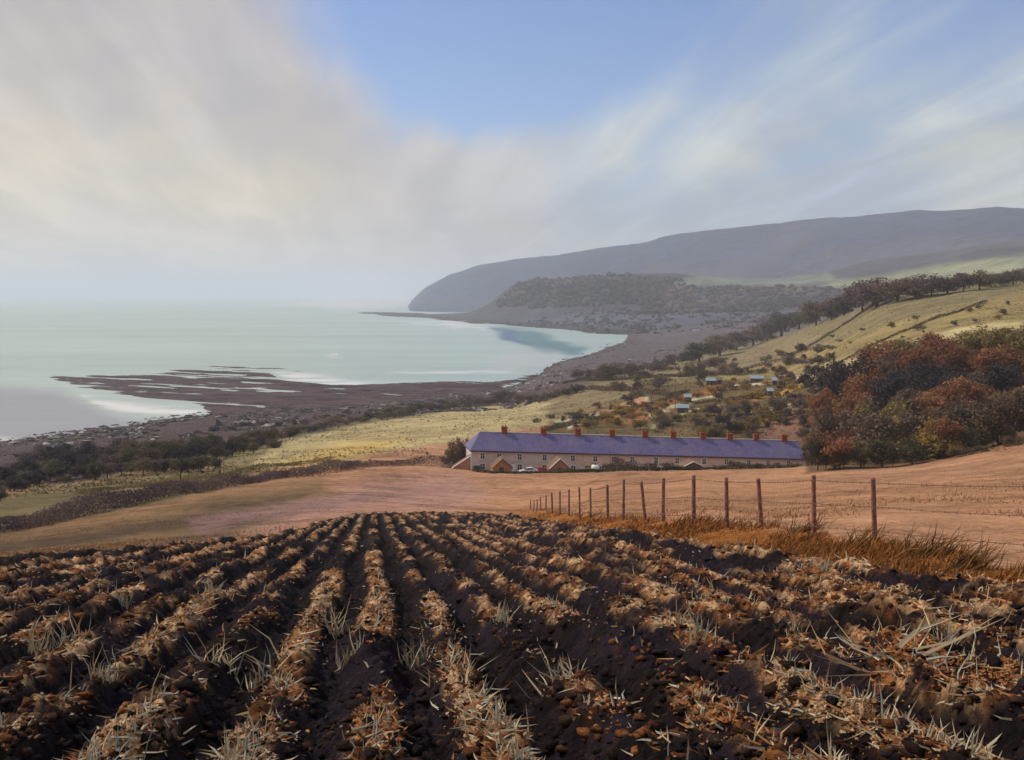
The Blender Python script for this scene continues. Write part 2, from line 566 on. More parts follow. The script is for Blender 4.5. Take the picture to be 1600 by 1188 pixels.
tab = np.array(tab)
PXG = np.arange(-900, 2601, 10.0)
TAB = np.array([pchip(PXK, tab[:, j], PXG) for j in range(len(YS))]).T      # [px, Y]
for _ in range(2):   # soften the joins between sight lines a little
    TAB[1:-1] = 0.25 * TAB[:-2] + 0.5 * TAB[1:-1] + 0.25 * TAB[2:]


def rough_ground(X, Y):
    a = np.clip(Y / 200, 0.02, 1.0)
    return a * (fbm(X * 0.06, Y * 0.06, 3, 3) - 0.5) * 1.2 + np.clip(Y / 60, 0.15, 1) * (fbm(X * 0.5, Y * 0.5, 5, 3) - 0.5) * 0.25


def zbase(px, Y):
    """ground height relative to the eye"""
    px = np.asarray(px, float); Y = np.asarray(Y, float)
    a = np.clip((px - PXG[0]) / 10.0, 0, len(PXG) - 1.001)
    b = np.clip(np.log(np.maximum(Y, 1.5) / YS[0]) / math.log(YS[-1] / YS[0]) * (len(YS) - 1), 0, len(YS) - 1.001)
    i, j = a.astype(int), b.astype(int)
    fa, fb = a - i, b - j
    return (TAB[i, j] * (1 - fa) + TAB[i + 1, j] * fa) * (1 - fb) + (TAB[i, j + 1] * (1 - fa) + TAB[i + 1, j + 1] * fa) * fb


def zground(X, Y):
    X = np.asarray(X, float); Y = np.asarray(Y, float)
    px = CX + F * X / Y
    return zbase(px, Y) + rough_ground(X, Y) + CAM


_scan = np.geomspace(6, 2300, 4000)


def at_px(px, y, ymin=6.0, ymax=2300.0):
    """the ground point seen at picture position (px, y)"""
    z = zbase(np.full_like(_scan, px), _scan)
    yi = HY - F * z / _scan
    ok = (_scan >= ymin) & (_scan <= ymax)
    k = np.nonzero(ok & (yi <= y))[0]
    Y = float(_scan[k[0]]) if len(k) else ymax
    X = (px - CX) / F * Y
    return X, Y, float(zground(X, Y))


def at_depth(px, Y):
    X = (px - CX) / F * Y
    return X, Y, float(zground(X, Y))


# lines read off the picture
def curve(pts):
    a = np.array(pts, float)
    return lambda p: np.interp(p, a[:, 0], a[:, 1])


FIELD_EDGE = curve([(-900, 905), (0, 879), (150, 868), (300, 853), (420, 838), (500, 818), (560, 807), (650, 803), (800, 807), (850, 813),
                    (1000, 836), (1200, 874), (1400, 909), (1600, 936), (2600, 1040)])
FENCE_FOOT = curve([(820, 799), (1000, 812), (1200, 827), (1400, 858), (1600, 900), (2600, 990)])


def fan_grid(pxs, Yv):
    P, Q = np.meshgrid(pxs, Yv)
    n, m_ = Q.shape
    i = np.arange(n * m_).reshape(n, m_)
    faces = np.stack([i[:-1, :-1], i[:-1, 1:], i[1:, 1:], i[1:, :-1]], -1).reshape(-1, 4)
    return P, Q, faces


def poly_sd(px, py, poly):
    """signed distance (inside positive) in picture pixels"""
    poly = np.array(poly, float)
    d = np.full(px.shape, 1e9); inside = np.zeros(px.shape, bool)
    for (x0, y0), (x1, y1) in zip(poly, np.roll(poly, -1, 0)):
        ex, ey = x1 - x0, y1 - y0
        t = np.clip(((px - x0) * ex + (py - y0) * ey) / (ex * ex + ey * ey + 1e-9), 0, 1)
        d = np.minimum(d, np.hypot(px - x0 - t * ex, py - y0 - t * ey))
        c = ((y0 > py) != (y1 > py)) & (px < (x1 - x0) * (py - y0) / (y1 - y0 + 1e-12) + x0)
        inside ^= c
    return np.where(inside, d, -d)


REGIONS = [  # outline of the plot, its ground colour, softness of its edge, near and far limit
    ([(-900, 1000), (-900, 770), (0, 770), (300, 735), (560, 700), (900, 640), (1300, 600), (2600, 500), (2600, 300), (-900, 300)], (0.20, 0.165, 0.085), 10, 180, 2400),
    ([(560, 800), (430, 838), (300, 850), (330, 800), (470, 775), (600, 752), (720, 745), (760, 775), (700, 800)], (0.36, 0.205, 0.165), 25, 30, 240),
    ([(-900, 960), (-900, 820), (0, 826), (200, 796), (330, 766), (500, 742), (520, 770), (430, 812), (330, 846), (210, 866), (0, 890)], (0.175, 0.110, 0.058), 22, 20, 230),
    ([(-900, 900), (-900, 850), (0, 848), (150, 832), (330, 797), (470, 778), (440, 788), (330, 812), (160, 846), (0, 862)], (0.105, 0.072, 0.046), 6, 20, 190),
    ([(60, 876), (180, 856), (330, 822), (430, 806), (350, 838), (200, 862)], (0.125, 0.082, 0.058), 7, 20, 190),
    ([(290, 812), (420, 792), (560, 780), (600, 786), (480, 800), (380, 818), (310, 830)], (0.225, 0.135, 0.125), 8, 40, 190),
    ([(-900, 850), (-900, 770), (0, 775), (150, 755), (300, 735), (420, 712), (440, 730), (330, 765), (180, 797), (0, 830)], (0.150, 0.118, 0.060), 8, 90, 330),
    ([(385, 737), (425, 695), (560, 662), (740, 637), (860, 626), (900, 640), (850, 672), (740, 684), (650, 702), (560, 715)], (0.38, 0.305, 0.160), 5, 200, 800),
    ([(430, 725), (560, 690), (640, 690), (600, 706), (500, 726)], (0.47, 0.33, 0.11), 12, 200, 800),
    ([(-900, 770), (-900, 640), (60, 650), (380, 635), (500, 620), (700, 600), (850, 590), (1000, 566), (1000, 578), (860, 622), (560, 658), (425, 690), (300, 722), (120, 752)], (0.080, 0.058, 0.058), 5, 240, 1500),
    ([(850, 640), (900, 600), (1000, 585), (1100, 566), (1250, 522), (1310, 540), (1100, 590), (1000, 607), (880, 655)], (0.21, 0.165, 0.092), 7, 300, 1300),
    ([(1070, 598), (1250, 552), (1400, 505), (1530, 475), (1600, 452), (2600, 300), (2600, 420), (1600, 525), (1500, 510), (1330, 556), (1230, 584)], (0.255, 0.195, 0.085), 6, 300, 900),
    ([(1200, 600), (1330, 560), (1500, 512), (1600, 500), (1600, 520), (1350, 570), (1230, 602)], (0.46, 0.38, 0.20), 5, 300, 700),
    ([(800, 612), (880, 546), (1000, 512), (1100, 500), (1300, 455), (1430, 425), (1430, 440), (1300, 500), (1180, 535), (1000, 575)], (0.105, 0.085, 0.095), 6, 700, 2400),
    ([(1290, 480), (1420, 440), (1600, 400), (2600, 330), (2600, 280), (1290, 280)], (0.20, 0.19, 0.11), 8, 600, 2400),
    ([(855, 668), (1000, 612), (1080, 594), (1230, 588), (1290, 605), (1290, 720), (850, 700)], (0.135, 0.095, 0.045), 5, 280, 620),
    ([(1205, 655), (1262, 630), (1275, 690), (1195, 692)], (0.20, 0.11, 0.08), 6, 280, 620),
    ([(1260, 760), (1250, 620), (1330, 560), (1420, 540), (1600, 512), (2600, 420), (2600, 690), (1600, 700), (1500, 722), (1400, 728)], (0.125, 0.075, 0.042), 6, 205, 420),
]
STRIPS = []
sr = random.Random(5)
for (x0, y0, x1, y1, w, c) in [
    (870, 664, 1010, 628, 4, (0.44, 0.38, 0.26)), (930, 656, 1010, 634, 5, (0.32, 0.16, 0.04)), (960, 664, 1080, 630, 5, (0.28, 0.12, 0.05)),
    (1015, 650, 1120, 618, 3, (0.50, 0.42, 0.28)), (1060, 655, 1170, 620, 3, (0.48, 0.40, 0.26)), (1000, 675, 1110, 645, 5, (0.10, 0.085, 0.045)),
    (1120, 668, 1230, 634, 3, (0.46, 0.37, 0.22)), (1100, 640, 1190, 612, 4, (0.14, 0.085, 0.035)), (1190, 650, 1260, 626, 3, (0.44, 0.35, 0.2)),
    (1140, 676, 1200, 655, 4, (0.33, 0.16, 0.04)), (1180, 625, 1250, 600, 4, (0.36, 0.19, 0.04)), (1010, 672, 1040, 664, 4, (0.25, 0.22, 0.12)),
    (905, 672, 980, 652, 4, (0.17, 0.11, 0.04)), (1080, 672, 1150, 652, 4, (0.09, 0.07, 0.05)), (1040, 630, 1130, 606, 4, (0.27, 0.11, 0.04)),
    (1150, 605, 1230, 596, 2, (0.50, 0.44, 0.30)), (890, 668, 925, 655, 6, (0.48, 0.44, 0.33)), (940, 645, 1000, 628, 4, (0.40, 0.22, 0.14))]:
    ln = math.hypot(x1 - x0, y1 - y0); nx, ny = -(y1 - y0) / ln * w, (x1 - x0) / ln * w
    STRIPS.append(([(x0 - nx, y0 - ny), (x1 - nx, y1 - ny), (x1 + nx, y1 + ny), (x0 + nx, y0 + ny)], c, 1.5, 280, 640))


def ground_colours(px, Y, X, z):
    yi = HY - F * z / Y
    jn = 1.0
    jx = px + (fbm(X * 0.09, Y * 0.03, 21, 3) - 0.5) * 26 * jn
    jy = yi + (fbm(X * 0.07, Y * 0.025, 31, 3) - 0.5) * 14 * jn
    c = np.empty(px.shape + (3,)); c[...] = (0.37, 0.195, 0.108)
    pk = sstep(0.35, 0.7, fbm(X * 0.03, Y * 0.012, 8, 3))[..., None]
    c = c * (1 - 0.5 * pk) + np.array((0.40, 0.215, 0.135)) * 0.5 * pk
    for poly, colr, soft, n0, n1 in REGIONS + STRIPS:
        P = np.array(poly)
        m_ = (Y >= n0 * 0.9) & (Y <= n1 * 1.05) & (px > P[:, 0].min() - 40) & (px < P[:, 0].max() + 40)
        if not m_.any():
            continue
        sd = poly_sd(jx[m_], jy[m_], poly)
        w = sstep(-soft, soft, sd) * sstep(n0 * 0.9, n0 * 1.02, Y[m_]) * (1 - sstep(n1 * 0.98, n1 * 1.05, Y[m_]))
        c[m_] = c[m_] * (1 - w[..., None]) + np.array(colr) * w[..., None]
    # rust coloured grass bank along the fence
    fb = (sstep(-7, 3, jy - FENCE_FOOT(px)) * sstep(760, 850, px) * (Y < 160))[..., None]
    c = c * (1 - fb) + np.array((0.30, 0.115, 0.030)) * fb
    beach = sstep(-77.2, -78.6, z) if False else 1 - sstep(-79.0, -77.0, z)
    c = c * (1 - beach[..., None]) + np.array((0.085, 0.065, 0.07)) * beach[..., None]
    return c


PXA = np.concatenate([np.arange(-900, -40, 20), np.arange(-40, 1641, 3.6), np.arange(1660, 2601, 20)])
YA = np.concatenate([np.geomspace(1.6, 40, 70)[:-1], np.geomspace(40, 300, 200)[:-1], np.geomspace(300, 2400, 230)])
P, Q, fc = fan_grid(PXA, YA)
X = (P - CX) / F * Q
zt = zbase(P, Q) + rough_ground(X, Q)
yi = HY - F * zbase(P, Q) / Q
inside = sstep(0, 6, yi - FIELD_EDGE(P)) * (Q < 100)
colr = ground_colours(P, Q, X, zt)
me = np_mesh('hillside', np.stack([X, Q, zt + CAM - 0.35 * inside], -1).reshape(-1, 3), fc, M['terrain'], colr.reshape(-1, 3))
tag(obj('hillside', me), 'tan and ochre fields sloping down from the ploughed crest to the shore', 'hillside', kind='structure')

# ------------------------------------------------------------------ ploughed field
ROWW = 0.70
SLANT = -(585 - CX) / F      # rows run towards picture column 585


def row_u(X, Y):
    return (X + SLANT * Y + (fbm(X * 0 + np.floor((X + SLANT * Y) / ROWW), Y * 0.35, 55, 2) - 0.5) * 0.26) / ROWW


def row_patch(X, Y):
    k = np.round(row_u(X, Y))
    return 0.50 * fbm(k * 2.37 + 5.0, Y * 0.22, 83, 3) + 0.50 * fbm(X * 1.5, Y * 0.9, 84, 3)


def field_height(X, Y):
    u = row_u(X, Y)
    k = np.floor(u + 0.5)
    ph = np.abs(u - k)                       # 0 on the ridge, .5 in the furrow
    amp = 0.12 + 0.12 * vnoise(k * 3.7, Y * 0.30, 61) 
    r = amp * (1 - sstep(0.08, 0.46, ph))
    cl = (fbm(X * 5.5, Y * 5.5, 71, 3) - 0.5) * 0.17 + (fbm(X * 17, Y * 17, 72, 2) - 0.5) * 0.07
    big = np.maximum(0, vnoise(X * 3.1, Y * 3.1, 75) - 0.62) * 0.22
    return r + cl + big, ph, k


yl = np.concatenate([np.arange(1560, 1200, -6.0), np.arange(1200, 830, -1.15), np.arange(830, 786, -0.6)])
YF = 1.6 / np.maximum((yl - HY) / F - 0.18, 0.0042)
YF = np.unique(np.concatenate([YF[YF < 100], np.linspace(95, 110, 6)]))
PXF = np.concatenate([np.arange(-900, -20, 14), np.arange(-20, 1621, 2.0), np.arange(1634, 2601, 14)])
P, Q, fc = fan_grid(PXF, YF)
X = (P - CX) / F * Q
zb = zbase(P, Q)
yi = HY - F * zb / Q
edge = yi - FIELD_EDGE(P) + (fbm(X * 0.8, Q * 0.5, 91, 3) - 0.5) * 9
h, ph, kk = field_height(X, Q)
fe = sstep(-1, 7, edge)
z = zb + rough_ground(X, Q) + CAM + h * (0.25 + 0.75 * fe) + 0.02 - 0.25 * (1 - sstep(-3, 2, edge))
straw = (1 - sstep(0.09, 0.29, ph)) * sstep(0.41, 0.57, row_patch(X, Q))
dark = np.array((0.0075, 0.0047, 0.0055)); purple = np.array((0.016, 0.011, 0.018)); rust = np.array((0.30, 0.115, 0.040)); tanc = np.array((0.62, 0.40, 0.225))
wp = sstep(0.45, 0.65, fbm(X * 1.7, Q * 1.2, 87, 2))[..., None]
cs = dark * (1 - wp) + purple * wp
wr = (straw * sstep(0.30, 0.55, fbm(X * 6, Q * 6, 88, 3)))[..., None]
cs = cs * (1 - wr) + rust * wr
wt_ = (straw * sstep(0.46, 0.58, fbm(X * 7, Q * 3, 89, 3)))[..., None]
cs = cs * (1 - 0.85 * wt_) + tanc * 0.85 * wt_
keep = (edge > -3).reshape(-1)
fk = fc[keep[fc].all(1)]
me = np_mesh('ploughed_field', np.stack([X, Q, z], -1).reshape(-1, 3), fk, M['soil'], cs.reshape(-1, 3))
tag(obj('ploughed_field', me), 'dark ploughed soil in ridges and furrows with straw along the ridges', 'field', kind='structure')


def field_z(X, Y):
    h, ph, k = field_height(X, Y)
    return zground(X, Y) + h + 0.02


def in_field(X, Y, marg=3):
    px = CX + F * X / Y
    return (HY - F * zbase(px, Y) / Y) - FIELD_EDGE(px) > marg


def blades(base, direc, length, width, colr, bend=0.25, droop=None):
    """three-sided tapering stalks with one bend; arrays of n"""
    n = len(base)
    d = direc / np.linalg.norm(direc, axis=1, keepdims=True)
    up = np.tile(np.array([0., 0., 1.]), (n, 1))
    side = np.cross(d, up + rng.normal(0, 0.3, (n, 3)))
    side /= np.linalg.norm(side, axis=1, keepdims=True) + 1e-9
    s2 = np.cross(d, side)
    L = length[:, None]; Wd = width[:, None]
    bd = rng.normal(0, 1, (n, 3)) * bend * L * 0.5
    if droop is not None:
        bd[:, 2] -= droop * length
    mid = base + d * L * 0.55
    tip = base + d * L + bd
    V = []
    for c, r in ((base, 1.0), (mid, 0.75)):
        for t in (0, 2.094, 4.189):
            V.append(c + (side * math.cos(t) + s2 * math.sin(t)) * Wd * 0.5 * r)
    V.append(tip)
    V = np.stack(V, 1).reshape(-1, 3)
    o = (np.arange(n) * 7)[:, None, None]
    ft = np.array([[0, 1, 4], [0, 4, 3], [1, 2, 5], [1, 5, 4], [2, 0, 3], [2, 3, 5], [3, 4, 6], [4, 5, 6], [5, 3, 6]])
    Fc = (ft[None] + o).reshape(-1, 3)
    C = np.repeat(colr, 7, axis=0)
    return V, Fc, C


def pick(cols, n, jit=0.15):
    c = np.array(cols)[rng.integers(0, len(cols), n)]
    return c * (1 + rng.normal(0, jit, (n, 1))).clip(0.5, 1.6)


STRAWC = [(0.56, 0.46, 0.30), (0.46, 0.38, 0.26), (0.52, 0.35, 0.19), (0.36, 0.35, 0.29), (0.44, 0.43, 0.36), (0.62, 0.52, 0.37)]


def along_rows(n, ymin, ymax, spread, power=1.0, keepfn=None):
    """random points on the ridges, evenly over the picture rather than over the ground"""
    t = rng.random(n)
    Y = 1 / (1 / ymin + (1 / ymax - 1 / ymin) * t ** power)
    px = rng.uniform(-220, 1820, n)
    X = (px - CX) / F * Y
    u = row_u(X, Y)
    k = np.round(u)
    X = X + (k - u + rng.normal(0, spread, n)) * ROWW
    ok = in_field(X, Y, 2)
    patch = row_patch(X, Y)
    ok &= rng.random(n) < sstep(0.44, 0.60, patch) * 0.96 + 0.04
    return X[ok], Y[ok]


# stubble standing in the rows
X1, Y1 = along_rows(5000, 5.0, 80, 0.07)
n = len(X1)
az = rng.uniform(0, 6.28, n); lean = np.abs(rng.normal(0, 0.45, n))
dr = np.stack([np.cos(az) * lean + 0.12, np.sin(az) * lean, np.ones(n)], 1)
V, Fc, C = blades(np.stack([X1, Y1, field_z(X1, Y1) - 0.02], 1), dr, rng.gamma(3.0, 0.026, n) + 0.03, 0.007 + 0.00035 * Y1 + rng.random(n) * 0.007, pick(STRAWC, n), 0.3)
o = obj('stubble', np_mesh('stubble', V, Fc, M['straw'], C, False))
tag(o, 'short pale stubble stalks standing along the ploughed ridges', 'stubble', kind='stuff')

# straw lying on the ridges
X1, Y1 = along_rows(22000, 5.0, 85, 0.14)
n = len(X1)
az = rng.normal(1.7, 0.8, n)
dr = np.stack([np.cos(az), np.sin(az), rng.normal(-0.1, 0.22, n)], 1)
V, Fc, C = blades(np.stack([X1, Y1, field_z(X1, Y1) + 0.012], 1), dr, rng.gamma(3, 0.024, n) + 0.02, 0.006 + 0.0006 * Y1 + rng.random(n) * 0.008,
                  pick(STRAWC + [(0.36, 0.15, 0.05), (0.42, 0.19, 0.07), (0.30, 0.12, 0.045), (0.46, 0.24, 0.10), (0.22, 0.09, 0.035)], n), 0.15)
o = obj('straw_litter', np_mesh('straw_litter', V, Fc, M['straw'], C, False))
tag(o, 'loose straw and dead leaves strewn over the ridges of the ploughed field', 'straw', kind='stuff')


# clods of turned earth
def lumps(Xc, Yc, zc, r, colr, flat=0.7):
    ico = np.array([(0, 0, 1), (.894, 0, .447), (.276, .851, .447), (-.724, .526, .447), (-.724, -.526, .447), (.276, -.851, .447),
                    (.724, .526, -.447), (-.276, .851, -.447), (-.894, 0, -.447), (-.276, -.851, -.447), (.724, -.526, -.447), (0, 0, -1)])
    tf = np.array([(0, 1, 2), (0, 2, 3), (0, 3, 4), (0, 4, 5), (0, 5, 1), (1, 6, 2), (2, 7, 3), (3, 8, 4), (4, 9, 5), (5, 10, 1),
                   (6, 7, 2), (7, 8, 3), (8, 9, 4), (9, 10, 5), (10, 6, 1), (11, 7, 6), (11, 8, 7), (11, 9, 8), (11, 10, 9), (11, 6, 10)])
    n = len(Xc)
    v = ico[None] * (1 + rng.normal(0, 0.34, (n, 12, 1))).clip(0.3, 1.9) * r[:, None, None]
    v = v * np.stack([rng.uniform(0.7, 1.4, n), rng.uniform(0.7, 1.4, n), np.full(n, flat)], -1)[:, None, :]
    v = v + np.stack([Xc, Yc, zc], 1)[:, None, :]
    return v.reshape(-1, 3), (tf[None] + (np.arange(n) * 12)[:, None, None]).reshape(-1, 3), np.repeat(colr, 12, 0)


n = 17000
t = rng.random(n)
Y1 = 1 / (1 / 5.0 + (1 / 70 - 1 / 5.0) * t)
X1 = (rng.uniform(-220, 1820, n) - CX) / F * Y1
uu = row_u(X1, Y1)
ok = in_field(X1, Y1, 3) & ((rng.random(n) < 0.45) | ((np.abs(uu - np.round(uu)) < 0.22) & (row_patch(X1, Y1) > 0.45)))
X1, Y1 = X1[ok], Y1[ok]; n = len(X1)
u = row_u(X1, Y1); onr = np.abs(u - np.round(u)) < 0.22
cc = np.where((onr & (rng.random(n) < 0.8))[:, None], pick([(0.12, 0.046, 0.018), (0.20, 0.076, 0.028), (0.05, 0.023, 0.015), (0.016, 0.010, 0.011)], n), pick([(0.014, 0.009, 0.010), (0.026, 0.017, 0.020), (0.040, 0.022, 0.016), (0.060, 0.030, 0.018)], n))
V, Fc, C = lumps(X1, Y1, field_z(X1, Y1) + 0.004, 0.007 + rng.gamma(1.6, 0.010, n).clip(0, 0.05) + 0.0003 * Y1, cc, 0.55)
o = obj('clods', np_mesh('clods', V, Fc, M['clod'], C, True))
tag(o, 'broken clods of dark and rusty earth scattered over the furrows', 'soil', kind='stuff')

# crumbs of dry tan earth and chaff in broken patches along the ridges
X1, Y1 = along_rows(175000, 5.0, 85, 0.11)
pk_ = fbm(X1 * 2.2, Y1 * 0.9, 191, 3)
ok = (pk_ > 0.46) & (fbm(X1 * 7, Y1 * 5, 192, 2) > 0.40)
X1, Y1 = X1[ok], Y1[ok]; n = len(X1)
oc = np.array([(1, 0, 0), (0, 1, 0), (-1, 0, 0), (0, -1, 0), (0, 0, 1)], float)
of = np.array([(0, 1, 4), (1, 2, 4), (2, 3, 4), (3, 0, 4)])
rr_ = (0.003 + rng.gamma(2.0, 0.0028, n).clip(0, 0.009) + 0.00040 * Y1)[:, None, None]
aa = rng.uniform(0, 6.28, n)
v = oc[None] * rr_ * (1 + rng.normal(0, 0.35, (n, 5, 1))).clip(0.3, 2)
v[:, 4, :2] += rng.normal(0, 0.6, (n, 2)) * rr_[:, 0]
v[:, :, 2] = v[:, :, 2] * 0.7 + np.where(oc[None, :, 2] > 0, 0, -0.004)
ca_, sa_ = np.cos(aa)[:, None], np.sin(aa)[:, None]
v = np.stack([v[:, :, 0] * ca_ * 1.5 - v[:, :, 1] * sa_, v[:, :, 0] * sa_ * 1.5 + v[:, :, 1] * ca_, v[:, :, 2]], -1)
v += np.stack([X1, Y1, field_z(X1, Y1) + 0.004], 1)[:, None, :]
tone = fbm(X1 * 1.1, Y1 * 0.6, 195, 2)
cc = np.where((tone > 0.5)[:, None], pick([(0.44, 0.27, 0.155), (0.50, 0.35, 0.21), (0.36, 0.19, 0.09)], n), pick([(0.34, 0.130, 0.042), (0.42, 0.185, 0.065), (0.25, 0.092, 0.03)], n))
me = np_mesh('chaff', v.reshape(-1, 3), (of[None] + (np.arange(n) * 5)[:, None, None]).reshape(-1, 3), M['straw'], np.repeat(cc, 5, 0), False)
tag(obj('chaff', me), 'tan and orange crumbs of dry earth and chaff in broken patches along the ridges', 'chaff', kind='stuff')

# the tufts of straw that stand out one by one
TUFTS = [(62, 1035, 1.35, 'tall pale tuft of straw at the edge of the field, leftmost of all', 0),
         (105, 1030, 1.15, 'pale tuft of straw just right of the leftmost tuft', 0),
         (160, 1100, 0.9, 'low straw tuft in the lower left of the field', 0),
         (190, 960, 1.0, 'upright thin straw tuft below the left field edge', 0),
         (330, 965, 0.8, 'small straw tuft on the ridge left of the central rows', 0),
         (345, 1075, 1.2, 'wide sprawling straw tuft left of the central rows', 1),
         (405, 1080, 1.3, 'crossed straw stems fanning out in the dark furrow left of the centre row', 1),
         (530, 1000, 1.35, 'tallest upright straw tuft on the central ridge', 0),
         (545, 1060, 0.95, 'straw tuft below the tallest one on the central ridge', 0),
         (645, 1050, 1.2, 'bristly straw tuft on the ridge right of the centre row', 0),
         (700, 1095, 0.9, 'bluish straw tuft low in the middle of the field', 1),
         (785, 1010, 1.1, 'straw tuft on the second ridge right of the centre row', 0),
         (870, 1110, 1.1, 'ragged straw tuft low on the third ridge right of centre', 1),
         (1050, 935, 0.8, 'small straw tuft in the middle distance right of centre', 0),
         (1090, 1040, 1.0, 'spiky straw tuft below the fence side of the field', 0),
         (1250, 905, 1.0, 'grey straw tuft in the furrow under the fence bank, left one of two', 0),
         (1290, 915, 1.1, 'grey straw tuft in the furrow under the fence bank, right one of two', 0),
         (1240, 1010, 1.1, 'broad straw tuft on the ridge below the fence bank', 0),
         (1420, 1085, 1.8, 'big cross of flattened straw stems near the lower right corner', 2),
         (1480, 1050, 1.0, 'upright straw tuft above the flattened straw cross', 0),
         (1520, 1000, 0.9, 'small straw tuft near the right edge of the field', 0)]
for (px, y, sc, lab, kind) in TUFTS:
    X0, Y0, Z0 = at_px(px, y, 4)
    n = 26 if kind == 0 else 30
    bx = X0 + rng.normal(0, 0.05 * sc, n) * (2.0 if kind else 1); by = Y0 + rng.normal(0, 0.05, n)
    az = rng.uniform(0, 6.28, n)
    ln_ = np.abs(rng.normal(0.35, 0.25, n)) if kind == 0 else np.abs(rng.normal(1.2, 0.8, n))
    if kind == 2:
        az = rng.choice([0.25, 2.85, 3.3, -0.3, 0.6, 2.5], n) + rng.normal(0, 0.12, n); ln_ = np.full(n, 3.5)
    dr = np.stack([np.cos(az) * ln_, np.sin(az) * ln_, np.full(n, 1.0)], 1)
    bz = field_z(bx, by) - 0.02
    lo = np.array([X0, Y0, float(field_z(np.array([X0]), np.array([Y0]))[0])])
    V, Fc, C = blades(np.stack([bx, by, bz], 1) - lo, dr, sc * rng.uniform(0.10, 0.30, n) * (1.6 if kind == 2 else 1), rng.uniform(0.008, 0.017, n) * sc, pick(STRAWC, n, 0.12), 0.3)
    o = obj('straw_tuft', np_mesh('straw_tuft', V, Fc, M['straw'], C, False))
    o.location = lo
    tag(o, lab, 'straw tuft', 'straw tufts standing out of the ploughed field')

# ------------------------------------------------------------------ grass bank below the fence
n = 16000
px = 830 + (1680 - 830) * rng.random(n) ** 0.8
lo, hi = FENCE_FOOT(px) - 5, FIELD_EDGE(px) + 5
yy = lo + (hi - lo) * rng.random(n)
# sight-line lookup on a coarse table
gy = np.geomspace(9, 120, 900)
X1 = np.zeros(n); Y1 = np.zeros(n)
for b in range(830, 1690, 10):
    s_ = (px >= b) & (px < b + 10)
    if s_.any():
        g = HY - F * zbase(np.full_like(gy, b + 5.0), gy) / gy
        g = np.minimum.accumulate(g)
        Y1[s_] = np.interp(-yy[s_], -g, gy)
X1 = (px - CX) / F * Y1
ok = Y1 > 9
X1, Y1, n = X1[ok], Y1[ok], int(ok.sum())
pf = fbm(X1 * 0.9, Y1 * 0.5, 44, 3)
hgt = rng.uniform(0.05, 0.15, n) * (0.5 + 1.6 * sstep(0.40, 0.7, pf))
dr = np.stack([0.55 + rng.normal(0, 0.35, n), rng.normal(-0.1, 0.35, n), np.ones(n)], 1)
V, Fc, C = blades(np.stack([X1, Y1, zground(X1, Y1) - 0.03], 1), dr, hgt * 1.3, 0.010 + 0.0005 * Y1, pick([(0.30, 0.105, 0.026), (0.36, 0.14, 0.036), (0.22, 0.080, 0.022), (0.10, 0.055, 0.022), (0.36, 0.18, 0.07)], n), 0.3, 0.15)
o = obj('dry_grass', np_mesh('dry_grass', V, Fc, M['grass'], C, False))
tag(o, 'rust coloured dry grass on the bank under the wire fence', 'grass', kind='stuff')

for (px, y, sc, lab) in [(1255, 832, 1.2, 'tall leaning clump of dry grass left of the last but one fence post'),
                         (1330, 855, 1.3, 'dark leaning clump of dry grass between the two nearest fence posts'),
                         (1430, 872, 1.5, 'broad rust coloured clump of dry grass right of the nearest fence post'),
                         (1500, 890, 1.3, 'low clump of dry grass farthest right along the bank')]:
    X0, Y0, Z0 = at_px(px, y, 8)
    n = 90
    bx = X0 + rng.normal(0, 0.18 * sc, n); by = Y0 + rng.normal(0, 0.12, n)
    lo = np.array([X0, Y0, float(zground(X0, Y0))])
    dr = np.stack([0.9 + rng.normal(0, 0.5, n), rng.normal(-0.05, 0.35, n), np.ones(n)], 1)
    V, Fc, C = blades(np.stack([bx, by, zground(bx, by) - 0.03], 1) - lo, dr, rng.uniform(0.25, 0.62, n) * sc, rng.uniform(0.012, 0.022, n),
                      pick([(0.24, 0.10, 0.03), (0.13, 0.065, 0.025), (0.07, 0.05, 0.025), (0.33, 0.16, 0.05)], n), 0.25, 0.2)
    o = obj('grass_clump', np_mesh('grass_clump', V, Fc, M['grass'], C, False))
    o.location = lo
    tag(o, lab, 'grass clump', 'grass clumps along the fence bank')

# short dry grass over the near tan field
n = 42000
t = rng.random(n)
Y1 = 1 / (1 / 24.0 + (1 / 225.0 - 1 / 24.0) * t ** 1.5)
px = rng.uniform(-40, 1640, n)
X1 = (px - CX) / F * Y1
yy = HY - F * zbase(px, Y1) / Y1
ok = (yy < FIELD_EDGE(px) - 2) & ((px < 830) | (yy < FENCE_FOOT(px) - 1)) & (fbm(X1 * 0.25, Y1 * 0.12, 211, 3) > 0.40 + 0.2 * rng.random(n))
ok &= ~((px < 700) & (yy < np.interp(px, [0, 150, 330, 560, 700], [835, 815, 772, 735, 715])))
X1, Y1 = X1[ok], Y1[ok]; n = len(X1)
dr = np.stack([0.4 + rng.normal(0, 0.5, n), rng.normal(0, 0.5, n), np.ones(n)], 1)
V, Fc, C = blades(np.stack([X1, Y1, zground(X1, Y1) - 0.02], 1), dr, rng.uniform(0.05, 0.16, n), 0.012 + 0.0006 * Y1, pick([(0.42, 0.24, 0.135), (0.36, 0.19, 0.10), (0.46, 0.29, 0.17), (0.30, 0.165, 0.08), (0.40, 0.21, 0.115)], n), 0.3)
o = obj('pasture_grass', np_mesh('pasture_grass', V, Fc, M['grass'], C, False))
tag(o, 'short dry tan grass over the open field between fence and cottages', 'grass', kind='stuff')

